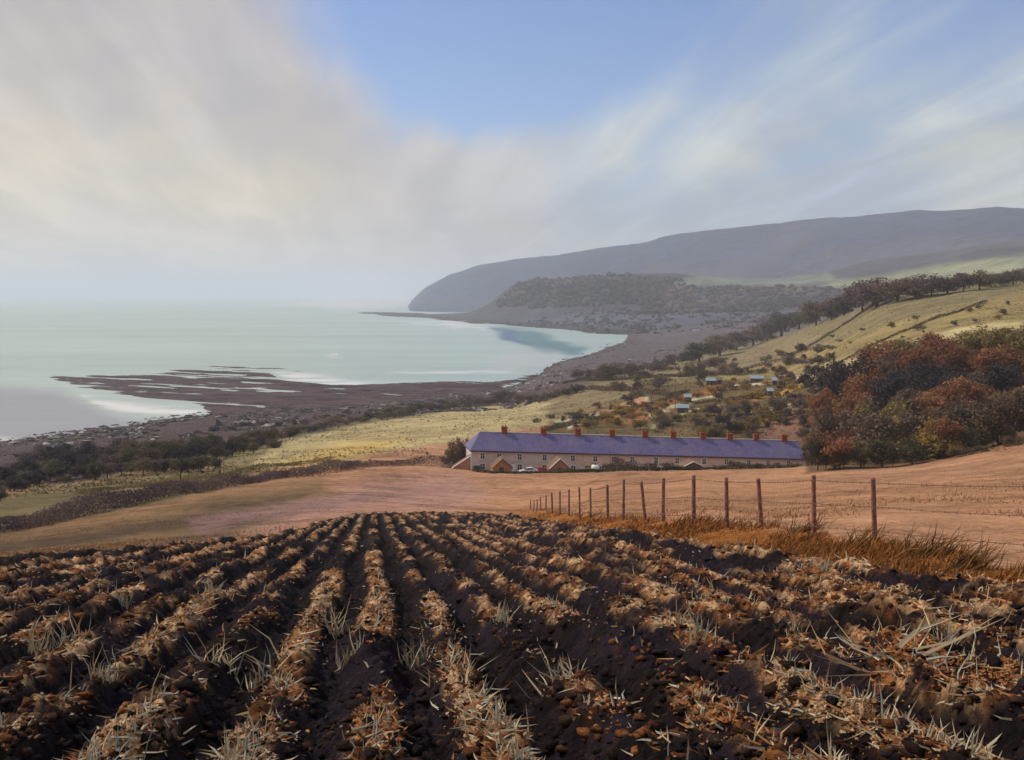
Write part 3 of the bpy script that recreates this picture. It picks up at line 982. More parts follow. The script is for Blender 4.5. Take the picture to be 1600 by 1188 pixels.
# rough tussocks over the farther fields, hill and shore slope, in the colours of the ground they grow on
n = 46000
t = rng.random(n)
Y1 = 1 / (1 / 190.0 + (1 / 1300.0 - 1 / 190.0) * t)
px = rng.uniform(-40, 1640, n)
X1 = (px - CX) / F * Y1
z1 = zbase(px, Y1)
yy = HY - F * z1 / Y1
ok = (z1 > -79.2) & (yy < np.interp(px, [0, 150, 330, 560, 700, 1260, 1400, 1640], [835, 815, 772, 735, 715, 720, 715, 700])) & (fbm(X1 * 0.06, Y1 * 0.03, 221, 3) > 0.34 + 0.25 * rng.random(n))
X1, Y1, px, z1 = X1[ok], Y1[ok], px[ok], z1[ok]; n = len(X1)
cg = ground_colours(px, Y1, X1, z1) * rng.uniform(0.45, 1.25, (n, 1))
oc = np.array([(1, 0, 0), (0, 1, 0), (-1, 0, 0), (0, -1, 0), (0, 0, 1)], float)
of = np.array([(0, 1, 4), (1, 2, 4), (2, 3, 4), (3, 0, 4)])
v = oc[None] * (0.06 + rng.gamma(2.0, 0.05, n) + 0.0003 * Y1)[:, None, None] * (1 + rng.normal(0, 0.35, (n, 5, 1))).clip(0.3, 2.2)
v += np.stack([X1, Y1, zground(X1, Y1) - 0.03], 1)[:, None, :]
me = np_mesh('rough_grass', v.reshape(-1, 3), (of[None] + (np.arange(n) * 5)[:, None, None]).reshape(-1, 3), M['grass'], np.repeat(cg, 5, 0), False)
tag(obj('rough_grass', me), 'rough grass tussocks over the far fields and the slope above the shore', 'grass', kind='stuff')

# ------------------------------------------------------------------ sea, reef
PXS = np.concatenate([np.arange(-3000, -40, 60), np.arange(-40, 1200, 5), np.arange(1200, 4600, 80)])
YSs = np.concatenate([np.geomspace(480, 1800, 200)[:-1], np.geomspace(1800, 6000, 90)[:-1], np.geomspace(6000, 45000, 40)])
P, Q, fc = fan_grid(PXS, YSs)
X = (P - CX) / F * Q
yi = HY + F * CAM / Q
jx = P + (fbm(X * 0.01, Q * 0.004, 121, 3) - 0.5) * 60
jy = yi + (fbm(X * 0.012, Q * 0.006, 122, 3) - 0.5) * 10
c = np.empty(P.shape + (3,)); c[...] = (0.36, 0.46, 0.415)
for poly, colr, soft in [
    ([(-3000, 760), (-3000, 600), (-100, 600), (90, 612), (200, 650), (420, 672), (300, 760)], (0.24, 0.25, 0.29), 14),
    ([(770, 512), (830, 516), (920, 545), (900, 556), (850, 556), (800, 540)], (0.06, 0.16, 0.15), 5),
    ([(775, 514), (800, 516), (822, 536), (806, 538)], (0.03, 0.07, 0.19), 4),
    ([(430, 473), (560, 466), (650, 462), (660, 478), (560, 486), (470, 480)], (0.62, 0.60, 0.58), 4),  # sunlit glare near the horizon, painted into the water colour
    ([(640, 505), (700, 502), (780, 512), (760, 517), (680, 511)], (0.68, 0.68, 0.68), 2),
    ([(515, 553), (545, 550), (550, 557), (525, 559)], (0.7, 0.7, 0.7), 2),  # small sunlit glare patch, painted as pale water
    ([(420, 582), (500, 588), (600, 597), (610, 603), (520, 601), (440, 594)], (0.74, 0.74, 0.76), 3),  # glare on the pool among the ledges, painted white
    ([(130, 618), (200, 628), (310, 640), (300, 650), (230, 648), (160, 632)], (0.74, 0.72, 0.72), 4),  # white glare on the left pool, painted into the sea tint
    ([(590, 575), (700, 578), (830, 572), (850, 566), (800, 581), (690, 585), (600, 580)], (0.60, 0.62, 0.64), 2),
    ([(760, 548), (860, 548), (900, 560), (860, 575), (780, 575)], (0.42, 0.46, 0.44), 8),
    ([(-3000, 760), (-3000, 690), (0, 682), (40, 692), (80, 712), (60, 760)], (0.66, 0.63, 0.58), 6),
]:
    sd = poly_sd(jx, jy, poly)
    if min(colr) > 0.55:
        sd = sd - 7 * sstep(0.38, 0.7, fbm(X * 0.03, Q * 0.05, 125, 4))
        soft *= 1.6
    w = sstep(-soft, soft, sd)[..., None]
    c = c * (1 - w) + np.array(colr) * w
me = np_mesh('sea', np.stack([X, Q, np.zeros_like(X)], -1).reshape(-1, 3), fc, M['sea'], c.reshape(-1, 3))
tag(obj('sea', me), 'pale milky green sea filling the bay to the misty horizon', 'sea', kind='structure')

PXR = np.arange(-160, 1010, 2.5)
YR = np.geomspace(560, 1900, 420)
P, Q, fc = fan_grid(PXR, YR)
X = (P - CX) / F * Q
yi = HY + F * CAM / Q
env = poly_sd(P + (fbm(X * 0.012, Q * 0.012, 131, 3) - 0.5) * 40, yi + (fbm(X * 0.02, Q * 0.02, 132, 3) - 0.5) * 6,
              [(0, 572), (110, 580), (230, 581), (340, 567), (450, 575), (540, 584), (640, 593), (760, 592), (850, 579), (930, 560), (985, 548), (1010, 560), (900, 592), (800, 606), (700, 632),
               (520, 662), (380, 690), (150, 690), (110, 668), (210, 655), (320, 650), (310, 640), (210, 624), (100, 606)])
holes = [([(420, 580), (500, 585), (650, 595), (600, 601), (520, 602), (440, 594)], 4), ([(120, 616), (200, 628), (312, 640), (300, 650), (230, 649), (150, 634)], 4)]
hole = np.full(P.shape, -99.0)
for hp, s_ in holes:
    hole = np.maximum(hole, poly_sd(P, yi, hp))
ca, sa = math.cos(0.48), math.sin(0.48)
al, ac = X * ca - Q * sa, X * sa + Q * ca            # along and across the strike of the rock
st = fbm(al * 0.006, ac * 0.055, 141, 4)
fine = fbm(al * 0.03, ac * 0.16, 143, 3)
e = sstep(-3, 12, env) * (1 - sstep(-3, 3, hole))
solid = sstep(250, 700, P + (yi - 600) * 4)
hgt = -1.4 + e * (1.50 + 0.62 * solid + (3.6 - 1.6 * solid) * (st - 0.42)) + (fine - 0.5) * 2.3 * (0.3 + e)
me = np_mesh('rock_reef', np.stack([X, Q, np.clip(hgt, -3, 1.6)], -1).reshape(-1, 3), fc[(hgt.reshape(-1)[fc] > -0.6).any(1)], M['rock'])
tag(obj('rock_reef', me), 'dark purple rock ledges streaking out into the bay at low tide', 'reef', kind='structure')

# ------------------------------------------------------------------ headland and far hills
MID = {
    520: [(1900, -90), (5600, -90)], 555: [(1900, -88), (5000, -84), (5100, -81), (5300, -84), (5600, -88)],
    570: [(1900, -88), (4700, -82), (5000, -77.5), (5300, -82), (5600, -86)],
    640: [(1900, -88), (3900, -83), (4160, -78.5), (4700, -76), (5300, -83), (5600, -86)],
    700: [(1900, -88), (3300, -83), (3560, -78.5), (3900, -75), (4300, -70), (4800, -83), (5600, -86)],
    760: [(1900, -88), (3000, -83), (3150, -78), (3400, -72), (3600, -55), (3800, -38), (4200, -60), (5600, -80)],
    800: [(1900, -88), (2750, -83), (2950, -78.5), (3200, -70), (3400, -25), (3500, 18), (3700, 28), (4300, -30), (5600, -70)],
    850: [(1900, -88), (2550, -83), (2750, -78.5), (3000, -68), (3250, -30), (3450, 42), (3600, 58), (4200, 20), (5600, -60)],
    950: [(1900, -84), (2200, -83), (2330, -78.5), (2600, -73), (2900, -55), (3200, 0), (3500, 68), (3900, 60), (5600, -40)],
    1050: [(1900, -78), (2200, -76), (2600, -66), (2900, -45), (3200, 10), (3500, 66), (3900, 60), (5600, -20)],
    1200: [(1900, -56), (2200, -54), (2600, -40), (3000, -5), (3500, 45), (4200, 60), (5600, 40)],
    1400: [(1900, -26), (2400, -16), (3000, 40), (3500, 105), (4200, 140), (5600, 120)],
    1600: [(1900, 30), (2500, 75), (3500, 165), (4200, 190), (5600, 150)],
    2600: [(1900, 60), (2500, 110), (3500, 200), (4200, 220), (5600, 180)],
}
k = np.array(sorted(MID)); YM = np.geomspace(1900, 5600, 260)
tb = np.array([pchip([q[0] for q in MID[c_]], [q[1] for q in MID[c_]], YM) for c_ in k])
PXM = np.concatenate([np.arange(520, 1640, 4.5), np.arange(1660, 2601, 30)])
zm = np.array([pchip(k, tb[:, j], PXM) for j in range(len(YM))])
P, Q, fc = fan_grid(PXM, YM)
X = (P - CX) / F * Q
zm = zm + (fbm(X * 0.006, Q * 0.006, 151, 4) - 0.5) * np.clip((zm + 80) * 0.35 + 3, 0, 30)
yi = HY - F * zm / Q
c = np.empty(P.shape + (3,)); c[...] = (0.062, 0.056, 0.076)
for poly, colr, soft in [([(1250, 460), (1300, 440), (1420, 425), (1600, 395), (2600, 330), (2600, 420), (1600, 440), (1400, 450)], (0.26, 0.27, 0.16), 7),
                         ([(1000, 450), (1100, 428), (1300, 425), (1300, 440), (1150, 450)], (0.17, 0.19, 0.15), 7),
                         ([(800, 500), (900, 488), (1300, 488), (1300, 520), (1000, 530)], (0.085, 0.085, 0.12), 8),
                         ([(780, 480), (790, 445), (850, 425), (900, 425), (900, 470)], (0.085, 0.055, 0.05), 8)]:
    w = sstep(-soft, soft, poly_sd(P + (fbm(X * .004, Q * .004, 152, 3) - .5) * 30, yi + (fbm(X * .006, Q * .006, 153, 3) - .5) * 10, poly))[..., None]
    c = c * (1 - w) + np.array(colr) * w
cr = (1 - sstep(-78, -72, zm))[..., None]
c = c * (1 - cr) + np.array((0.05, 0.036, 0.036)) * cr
MIDZ = zm.copy()
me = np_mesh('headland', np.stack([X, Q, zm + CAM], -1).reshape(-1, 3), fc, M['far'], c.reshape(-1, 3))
tag(obj('headland', me), 'dark wooded headland and flat fields closing the far side of the bay', 'headland', kind='structure')


def mid_z(px, Y):
    i = int(np.clip(np.searchsorted(PXM, px), 0, len(PXM) - 1)); j = int(np.clip(np.searchsorted(YM, Y), 0, len(YM) - 1))
    return float(MIDZ[j, i]) + CAM


SIL = curve([(600, 540), (630, 500), (643, 470), (665, 450), (700, 431), (750, 415), (800, 408), (870, 399), (1000, 381), (1050, 370), (1100, 361), (1220, 352), (1300, 341), (1450, 330), (1560, 325), (1600, 328), (1800, 340), (2600, 380)])
YCR = curve([(600, 7200), (1000, 6300), (1600, 5000), (2600, 4600)])
PXH = np.concatenate([np.arange(600, 1640, 4), np.arange(1660, 2601, 30)])
T = np.concatenate([np.linspace(0, 1.0, 90), np.linspace(1.03, 1.6, 20)])
P, TT = np.meshgrid(PXH, T)
Yc = YCR(P)
Q = Yc - 1700 + 1700 * TT
X = (P - CX) / F * Q
crest = (HY - SIL(P)) / F * Yc
basez = np.interp(P, [600, 1000, 1250, 1600], [-84, -60, 20, 120])
s_ = np.where(TT <= 1, sstep(0.05, 1.0, TT) ** 0.9, 1 - 0.5 * (TT - 1) / 0.6)
zh = basez + (crest - basez) * s_ + (fbm(X * 0.0035, Q * 0.0035, 161, 5) - 0.5) * 75 * np.clip(s_ * (1.15 - s_) * 3, 0, 1)
n_, m_ = P.shape
i = np.arange(n_ * m_).reshape(n_, m_)
fc = np.stack([i[:-1, :-1], i[:-1, 1:], i[1:, 1:], i[1:, :-1]], -1).reshape(-1, 4)
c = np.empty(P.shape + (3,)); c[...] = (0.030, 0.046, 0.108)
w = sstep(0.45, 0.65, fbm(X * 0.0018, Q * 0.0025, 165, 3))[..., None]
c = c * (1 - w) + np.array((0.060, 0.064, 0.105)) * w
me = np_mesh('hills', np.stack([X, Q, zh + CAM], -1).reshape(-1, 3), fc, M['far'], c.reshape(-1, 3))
tag(obj('hills', me), 'long blue-grey hills fading into mist behind the bay', 'hills', kind='structure')

# ------------------------------------------------------------------ trees and bushes
def crown_mesh(name, seed, w, h, z0, nclump, nleaf, leaf, lobes=0.75):
    """leaf clumps through an uneven crown; unit height"""
    r = np.random.default_rng(seed)
    d = r.normal(0, 1, (nclump, 3)); d /= np.linalg.norm(d, axis=1, keepdims=True)
    rad = r.random(nclump) ** 0.45 * lobes
    cen = d * rad[:, None] * np.array([w / 2, w / 2, h / 2])
    cen[:, 2] += z0 + h / 2
    cr = r.uniform(0.10, 0.20, nclump) * (w + h) / 2 * 1.1
    k = r.integers(0, nclump, nleaf)
    dd = r.normal(0, 1, (nleaf, 3)); dd /= np.linalg.norm(dd, axis=1, keepdims=True)
    p = cen[k] + dd * (r.random(nleaf) ** 0.5 * cr[k])[:, None] * np.array([1, 1, 0.85])
    p[:, 2] = np.maximum(p[:, 2], 0.004)
    nn = dd + r.normal(0, 0.7, (nleaf, 3)); nn /= np.linalg.norm(nn, axis=1, keepdims=True)
    a = np.cross(nn, r.normal(0, 1, (nleaf, 3))); a /= np.linalg.norm(a, axis=1, keepdims=True)
    b = np.cross(nn, a)
    s = leaf * r.uniform(0.6, 1.4, nleaf)[:, None]
    V = np.stack([p - a * s, p - b * s * 0.6, p + a * s, p + b * s * 0.6], 1).reshape(-1, 3)
    Fc = np.arange(nleaf * 4).reshape(-1, 4)
    ct = r.random(nclump)[k]; c2 = (r.random(nclump) > 0.7)[k] * r.random(nleaf)
    C = np.repeat(np.stack([0.65 * ct + 0.35 * r.random(nleaf), c2, np.zeros(nleaf)], 1), 4, 0)
    return np_mesh(name, V, Fc, M['dull brown'], C, False)


def trunk_mesh(name, seed, top, spread, n=7, r0=0.028):
    r = random.Random(seed)
    b = MB()
    b.tube([(0, 0, -0.05), (r.uniform(-.01, .01), 0, top * 0.35), (r.uniform(-.03, .03), r.uniform(-.02, .02), top * 0.7), (r.uniform(-.04, .04), 0, top)],
           [r0 * 1.25, r0, r0 * 0.7, r0 * 0.25], 6)
    for q in range(n):
        t = top * r.uniform(0.25, 0.75); a = q * 2.4 + r.uniform(-.4, .4); l = spread * r.uniform(0.5, 1)
        p1 = (math.cos(a) * l * 0.45, math.sin(a) * l * 0.45, t + l * 0.35); p2 = (math.cos(a) * l, math.sin(a) * l, t + l * 0.75)
        b.tube([(0, 0, t), p1, p2], [r0 * 0.55, r0 * 0.35, r0 * 0.1], 4)
        for s in range(2):
            a2 = a + r.uniform(-.9, .9)
            b.tube([p1, (p1[0] + math.cos(a2) * l * .4, p1[1] + math.sin(a2) * l * .4, p1[2] + l * r.uniform(.15, .5))], [r0 * 0.25, r0 * 0.07], 3)
    me = bpy.data.meshes.new(name)
    me.from_pydata(b.v, [], b.f); me.materials.append(M['bark']); me.update()
    return me


CROWNS = [crown_mesh('crown', 200 + i, [0.95, 1.05, 0.85, 1.1, 1.0, 1.1][i], [0.94, 0.92, 0.95, 0.90, 0.9, 0.94][i], [0.05, 0.07, 0.04, 0.09, 0.08, 0.05][i], 44, 3600, 0.025) for i in range(6)]
TRUNKS = [trunk_mesh('trunk', 300 + i, 0.85, 0.42) for i in range(3)]
BUSHES = [crown_mesh('bush', 400 + i, [1.3, 1.6, 1.1, 1.9][i], 0.95, 0.02, 26, 1700, 0.034) for i in range(4)]
STEMS = [trunk_mesh('stems', 450 + i, 0.7, 0.45, 9, 0.02) for i in range(2)]

PLANTS = {}       # group -> [(px, object, colour)]


def with_mat(o, m_):
    o.material_slots[0].link = 'OBJECT'
    o.material_slots[0].material = m_


def tree(px, loc, height, width, colour, group, bush=False, name=None):
    X0, Y0, Z0 = loc
    root = empty(name or ('bush' if bush else 'tree'), (X0, Y0, Z0 - 0.02 * height), rnd.uniform(0, 6.28))
    me = rnd.choice(BUSHES if bush else CROWNS)
    dim = {m_.name: None for m_ in ()}
    wr = (1.4 if bush else 0.95)
    root.scale = (width / wr, width / wr, height)
    c = obj('crown', me, root); with_mat(c, M[colour])
    obj('stem' if bush else 'trunk', rnd.choice(STEMS if bush else TRUNKS), root)
    PLANTS.setdefault(group, []).append((px, root, colour, bush))
    return root


def pt(cx, cy, w, h, colour, group, bush=False, ymin=200, ymax=2300):
    loc = at_px(cx, cy + h / 2, ymin, ymax)
    k_ = loc[1] / F
    return tree(cx, loc, h * k_, w * k_, colour, group, bush)


G = 'wood'
for a in [(1315, 600, 85, 110, 'slate dark'), (1352, 590, 70, 90, 'slate dark'), (1395, 620, 90, 100, 'slate dark'), (1455, 592, 90, 80, 'slate dark'), (1565, 590, 90, 62, 'slate dark'), (1425, 640, 80, 80, 'dull brown'), (1285, 640, 55, 80, 'rust brown'),
          (1372, 558, 90, 62, 'rust brown'), (1435, 566, 90, 75, 'rust brown'), (1490, 566, 80, 80, 'rust brown'), (1595, 565, 50, 62, 'rust brown'), (1465, 545, 70, 60, 'rust brown'), (1510, 620, 80, 70, 'rust brown'), (1470, 635, 80, 70, 'rust brown'), (1580, 640, 70, 70, 'rust brown'),
          (1530, 536, 100, 62, 'olive brown'), (1412, 545, 60, 46, 'olive brown'), (1575, 532, 70, 56, 'olive brown'), (1620, 540, 80, 70, 'olive brown'), (1500, 600, 70, 60, 'slate dark'),
          (1300, 670, 90, 95, 'dull brown'), (1365, 680, 100, 90, 'dull brown'), (1440, 670, 100, 90, 'dull brown'), (1505, 655, 100, 90, 'dull brown'), (1560, 660, 90, 90, 'dull brown'), (1610, 650, 90, 90, 'dull brown'), (1335, 640, 80, 80, 'rust brown'), (1400, 660, 70, 80, 'olive brown'), (1475, 690, 70, 70, 'rust brown'),
          (1278, 706, 44, 60, 'dark olive'), (1312, 712, 54, 44, 'dark olive'), (1345, 712, 50, 40, 'dark olive'), (1378, 708, 60, 52, 'dark olive'), (1425, 706, 56, 46, 'dark olive'), (1465, 705, 60, 50, 'dark olive'), (1515, 698, 64, 44, 'dark olive'), (1565, 690, 60, 42, 'dark olive'), (1615, 680, 60, 50, 'dark olive'), (1395, 712, 30, 34, 'olive brown'), (1540, 700, 40, 34, 'olive brown')]:
    pt(*a, G, ymin=205, ymax=560)
fr = random.Random(17)
for q in range(26):
    px = fr.uniform(1275, 1630)
    y0_ = np.interp(px, [1270, 1330, 1420, 1530, 1630], [640, 575, 560, 540, 535]); y1_ = np.interp(px, [1270, 1400, 1630], [720, 715, 690])
    y = fr.uniform(y0_, y1_); t_ = (y - y0_) / (y1_ - y0_)
    cset = ['rust brown', 'rust brown', 'olive brown', 'dull brown'] if t_ < .45 else ['dull brown', 'rust brown', 'rust brown', 'olive brown', 'ochre']
    hh = fr.uniform(45, 75)
    pt(px, y, hh * fr.uniform(.9, 1.4), hh, fr.choice(cset), G, ymin=205, ymax=560)
G = 'bushes at the foot of the wood'
for i in range(13):
    px = 1290 + i * 25 + rnd.uniform(-8, 8)
    y = np.interp(px, [1260, 1400, 1500, 1600], [733, 727, 716, 702]) + rnd.uniform(-3, 1)
    loc = at_px(px, y, 195, 330)
    k_ = loc[1] / F
    tree(px, loc, rnd.uniform(14, 26) * k_, rnd.uniform(24, 40) * k_, rnd.choice(['dark olive', 'dull brown', 'dull brown', 'olive brown']), G, True)

G = 'trees along the far field hedge'
hl = curve([(905, 590), (960, 590), (1000, 582), (1060, 568), (1110, 556), (1180, 534), (1240, 513), (1300, 494), (1360, 474), (1420, 462), (1500, 452), (1620, 436)])
px = 905
while px < 1625:
    big = 1.15 + (0.9 if 1150 < px < 1430 else 0) + (0.5 if 945 < px < 985 or 1090 < px < 1125 or 1300 < px < 1400 else 0) + (0.7 if 1405 < px < 1470 else 0) + (0.5 if px > 1480 else 0)
    h_ = rnd.uniform(14, 22) * big
    pt(px, hl(px) - h_ * 0.35, h_ * rnd.uniform(1.4, 2.2), h_, rnd.choice(['purple brown', 'dull brown', 'dark olive', 'purple brown']), G, h_ < 30, 500, 1500)
    px += h_ * rnd.uniform(0.35, 0.8)

G = 'trees above the shore on the left'
for row, (yy0, hh) in enumerate([(0, 34), (16, 36), (34, 30)]):
    px = -25 + row * 13
    while px < 470 - row * 60:
        y = np.interp(px, [0, 60, 150, 300, 400, 480], [748, 728, 722, 714, 698, 680]) + yy0 * np.interp(px, [0, 480], [1, 0.4]) + rnd.uniform(-4, 4)
        h_ = hh * rnd.uniform(0.7, 1.15) * np.interp(px, [0, 100, 300, 480], [0.9, 1.05, 0.95, 0.6])
        loc = at_px(px, y, 180, 640); k_ = loc[1] / F
        if not (row == 0 and px < 40):
            tree(px, loc, h_ * k_, h_ * rnd.uniform(1.0, 1.5) * k_, rnd.choice(['dark olive', 'dark olive', 'dull brown', 'slate dark', 'purple brown'] if px > 130 else ['slate dark', 'purple brown', 'dark olive']), G)
        px += h_ * rnd.uniform(0.4, 0.8)

G = 'low scrub among the shore trees'
for q in range(46):
    px = rnd.uniform(-20, 440)
    y = np.interp(px, [0, 60, 150, 300, 400, 480], [752, 738, 730, 716, 700, 682]) + rnd.uniform(-10, 24) * np.interp(px, [0, 480], [1, .4])
    loc = at_px(px, y, 180, 640); k_ = loc[1] / F
    h_ = rnd.uniform(10, 19)
    tree(px, loc, h_ * k_, h_ * rnd.uniform(1.6, 2.8) * k_, rnd.choice(['dark olive', 'dull brown', 'slate dark', 'purple brown', 'olive brown']), G, True)

G = 'scrub above the rocky shore'
px = 455
hl = curve([(455, 678), (560, 660), (640, 648), (700, 640), (760, 633), (860, 626), (905, 612)])
while px < 905:
    thick = 735 < px < 850
    h_ = rnd.uniform(11, 18) + (7 if thick else 0)
    loc = at_px(px, hl(px) + rnd.uniform(-3, 3), 300, 1300); k_ = loc[1] / F
    tree(px, loc, h_ * k_, h_ * rnd.uniform(1.4, 2.4) * k_, 'purple brown' if thick else rnd.choice(['dark olive', 'dark olive', 'dull brown', 'slate dark']), G, True)
    px += h_ * rnd.uniform(0.6, 0.9)

hl2 = curve([(300, 682), (455, 664), (560, 650), (640, 640), (760, 626)])
px = 300
while px < 740:
    h_ = rnd.uniform(6, 12)
    loc = at_px(px, hl2(px) + rnd.uniform(-4, 4), 300, 1300); k_ = loc[1] / F
    tree(px, loc, h_ * k_, h_ * rnd.uniform(1.6, 3.0) * k_, rnd.choice(['purple brown', 'dark olive', 'dull brown', 'slate dark']), G, True)
    px += h_ * rnd.uniform(0.8, 1.8)

G = 'bushes scattered over the hill pasture'
for q in range(26):
    px = rnd.uniform(1090, 1600)
    y = np.interp(px, [1090, 1250, 1400, 1600], [590, 552, 512, 476]) + rnd.uniform(-16, 26)
    loc = at_px(px, y, 330, 1000); k_ = loc[1] / F
    h_ = rnd.uniform(5, 12)
    tree(px, loc, h_ * k_, h_ * rnd.uniform(1.3, 2.6) * k_, rnd.choice(['dark olive', 'olive brown', 'dull brown', 'ochre']), G, True)

G = 'allotments'
ar = random.Random(91)
for (px, y, h_, c_) in [(1092, 596, 24, 'dark olive'), (1080, 592, 26, 'dark olive'), (1220, 590, 22, 'dull brown'), (1235, 597, 20, 'purple brown'), (1260, 606, 26, 'slate dark'), (1272, 590, 24, 'slate dark'), (1140, 610, 16, 'dull brown'), (1165, 606, 14, 'dull brown'),
                        (950, 655, 16, 'ochre'), (985, 648, 16, 'ochre'), (1010, 640, 14, 'rust brown'), (1040, 640, 14, 'ochre'), (1060, 628, 12, 'rust brown'), (1090, 622, 12, 'rust brown'), (1115, 616, 12, 'rust brown'), (1240, 612, 16, 'ochre'), (1215, 622, 12, 'ochre'), (965, 668, 18, 'olive brown'), (1000, 672, 20, 'olive brown'), (930, 668, 14, 'olive brown'),
                        (1130, 668, 22, 'slate dark'), (1155, 662, 20, 'slate dark'), (1175, 655, 18, 'slate dark'), (1115, 678, 20, 'slate dark'), (1195, 648, 16, 'dull brown'), (1060, 660, 14, 'dark olive'), (1085, 652, 12, 'dark olive'), (1110, 642, 12, 'olive brown'), (1135, 634, 12, 'olive brown'), (1160, 626, 12, 'dark olive'), (1190, 618, 12, 'olive brown'),
                        (1165, 672, 14, 'ochre'), (1200, 668, 12, 'rust brown'), (1230, 655, 20, 'purple brown'), (1250, 640, 24, 'purple brown'), (900, 654, 12, 'dark olive'), (880, 660, 12, 'dark olive'), (870, 668, 10, 'dark olive'), (860, 655, 12, 'purple brown'), (838, 664, 13, 'purple brown'), (1030, 655, 16, 'olive brown'), (1255, 668, 26, 'purple brown')]:
    loc = at_px(px, y, 280, 700); k_ = loc[1] / F
    tree(px, loc, h_ * k_, h_ * ar.uniform(1.3, 2.0) * k_, c_, G, True)

for q in range(110):
    st_ = ar.choice(STRIPS)[0]
    t_ = ar.random(); e0, e1 = st_[0], st_[1]
    px = e0[0] + (e1[0] - e0[0]) * t_ + ar.uniform(-8, 8); y = e0[1] + (e1[1] - e0[1]) * t_ + ar.uniform(-6, 10)
    loc = at_px(px, y, 290, 640); k_ = loc[1] / F
    h_ = ar.uniform(5, 14)
    tree(px, loc, h_ * k_, h_ * ar.uniform(1.6, 3.2) * k_, ar.choice(['ochre', 'olive brown', 'dark olive', 'rust brown', 'dull brown', 'ochre', 'slate dark']), G, True)
G = 'scrub behind the terrace'
for q in range(60):
    px = ar.uniform(1085, 1285)
    y = ar.uniform(np.interp(px, [1085, 1285], [660, 600]), 684)
    loc = at_px(px, y, 285, 640); k_ = loc[1] / F
    h_ = ar.uniform(10, 24)
    tree(px, loc, h_ * k_, h_ * ar.uniform(1.2, 2.0) * k_, ar.choice(['dark olive', 'slate dark', 'dull brown', 'purple brown', 'olive brown']), G, True)
for q in range(60):
    px = ar.uniform(960, 1300)
    y = np.interp(px, [960, 1100, 1300], [606, 580, 560]) + ar.uniform(-14, 14)
    loc = at_px(px, y, 330, 800); k_ = loc[1] / F
    h_ = ar.uniform(8, 18)
    tree(px, loc, h_ * k_, h_ * ar.uniform(1.3, 2.4) * k_, ar.choice(['dark olive', 'dull brown', 'purple brown', 'olive brown']), G, True)
G = 'garden bushes in front of the cottages'
for (px, Y0, h_, w_, c_) in [(745, 229, 10, 34, 'slate dark'), (724, 244, 50, 30, 'purple brown'), (704, 243, 34, 34, 'dull brown'), (714, 245, 48, 30, 'dull brown'), (864, 227, 8, 26, 'dark olive'), (890, 227, 9, 22, 'dark olive'),
                             (918, 228, 8, 26, 'olive brown'), (950, 227, 16, 26, 'dull brown'), (968, 227, 22, 34, 'dull brown'), (992, 227, 18, 34, 'purple brown'), (1018, 227, 15, 30, 'dull brown'), (1042, 226, 15, 30, 'dull brown'), (1060, 226, 9, 26, 'dark olive'),
                             (1122, 226, 8, 28, 'dull brown'), (1145, 226, 14, 26, 'dull brown'), (1160, 226, 11, 26, 'dull brown'), (1185, 226, 8, 30, 'dark olive'), (1215, 226, 9, 28, 'dull brown'), (1240, 226, 7, 26, 'dull brown'), (1268, 232, 40, 36, 'dark olive'), (1282, 238, 48, 40, 'slate dark')]:
    loc = at_depth(px, Y0); k_ = Y0 / F
    tree(px, loc, h_ * k_ * 1.15, w_ * k_, c_, G, True)


def hedge(name, pts, height, width, n, colour, label, group=None, leaf=0.22):
    """a continuous hedgerow following the ground; pts in (px, Y)"""
    w = np.array([at_depth(*p) for p in pts])
    seg = np.hypot(*np.diff(w[:, :2], axis=0).T); cum = np.concatenate([[0], np.cumsum(seg)])
    t = rng.random(n) * cum[-1]
    x = np.interp(t, cum, w[:, 0]); y = np.interp(t, cum, w[:, 1])
    hh = height * (0.35 + 1.1 * fbm(t * 0.12, t * 0 + 3, 171, 3))
    off = rng.normal(0, width * 0.33, (n, 2))
    x = x + off[:, 0]; y = y + off[:, 1]
    z = zground(x, y) + rng.random(n) ** 0.8 * hh
    nn = rng.normal(0, 1, (n, 3)); nn /= np.linalg.norm(nn, axis=1, keepdims=True)
    a = np.cross(nn, rng.normal(0, 1, (n, 3))); a /= np.linalg.norm(a, axis=1, keepdims=True)
    b = np.cross(nn, a)
    s = leaf * rng.uniform(0.6, 1.5, n)[:, None]
    p = np.stack([x, y, z], 1)
    V = np.stack([p - a * s, p - b * s * .6, p + a * s, p + b * s * .6], 1).reshape(-1, 3)
    k_ = fbm(x * 0.3, y * 0.3, 173, 2)
    C = np.repeat(np.stack([np.clip(0.5 + (k_ - .5) * 2 + rng.normal(0, .2, n), 0, 1), (k_ > .6) * rng.random(n), np.zeros(n)], 1), 4, 0)
    o = obj(name, np_mesh(name, V, np.arange(n * 4).reshape(-1, 4), M[colour], C, False))
    return tag(o, label, 'hedge', group)


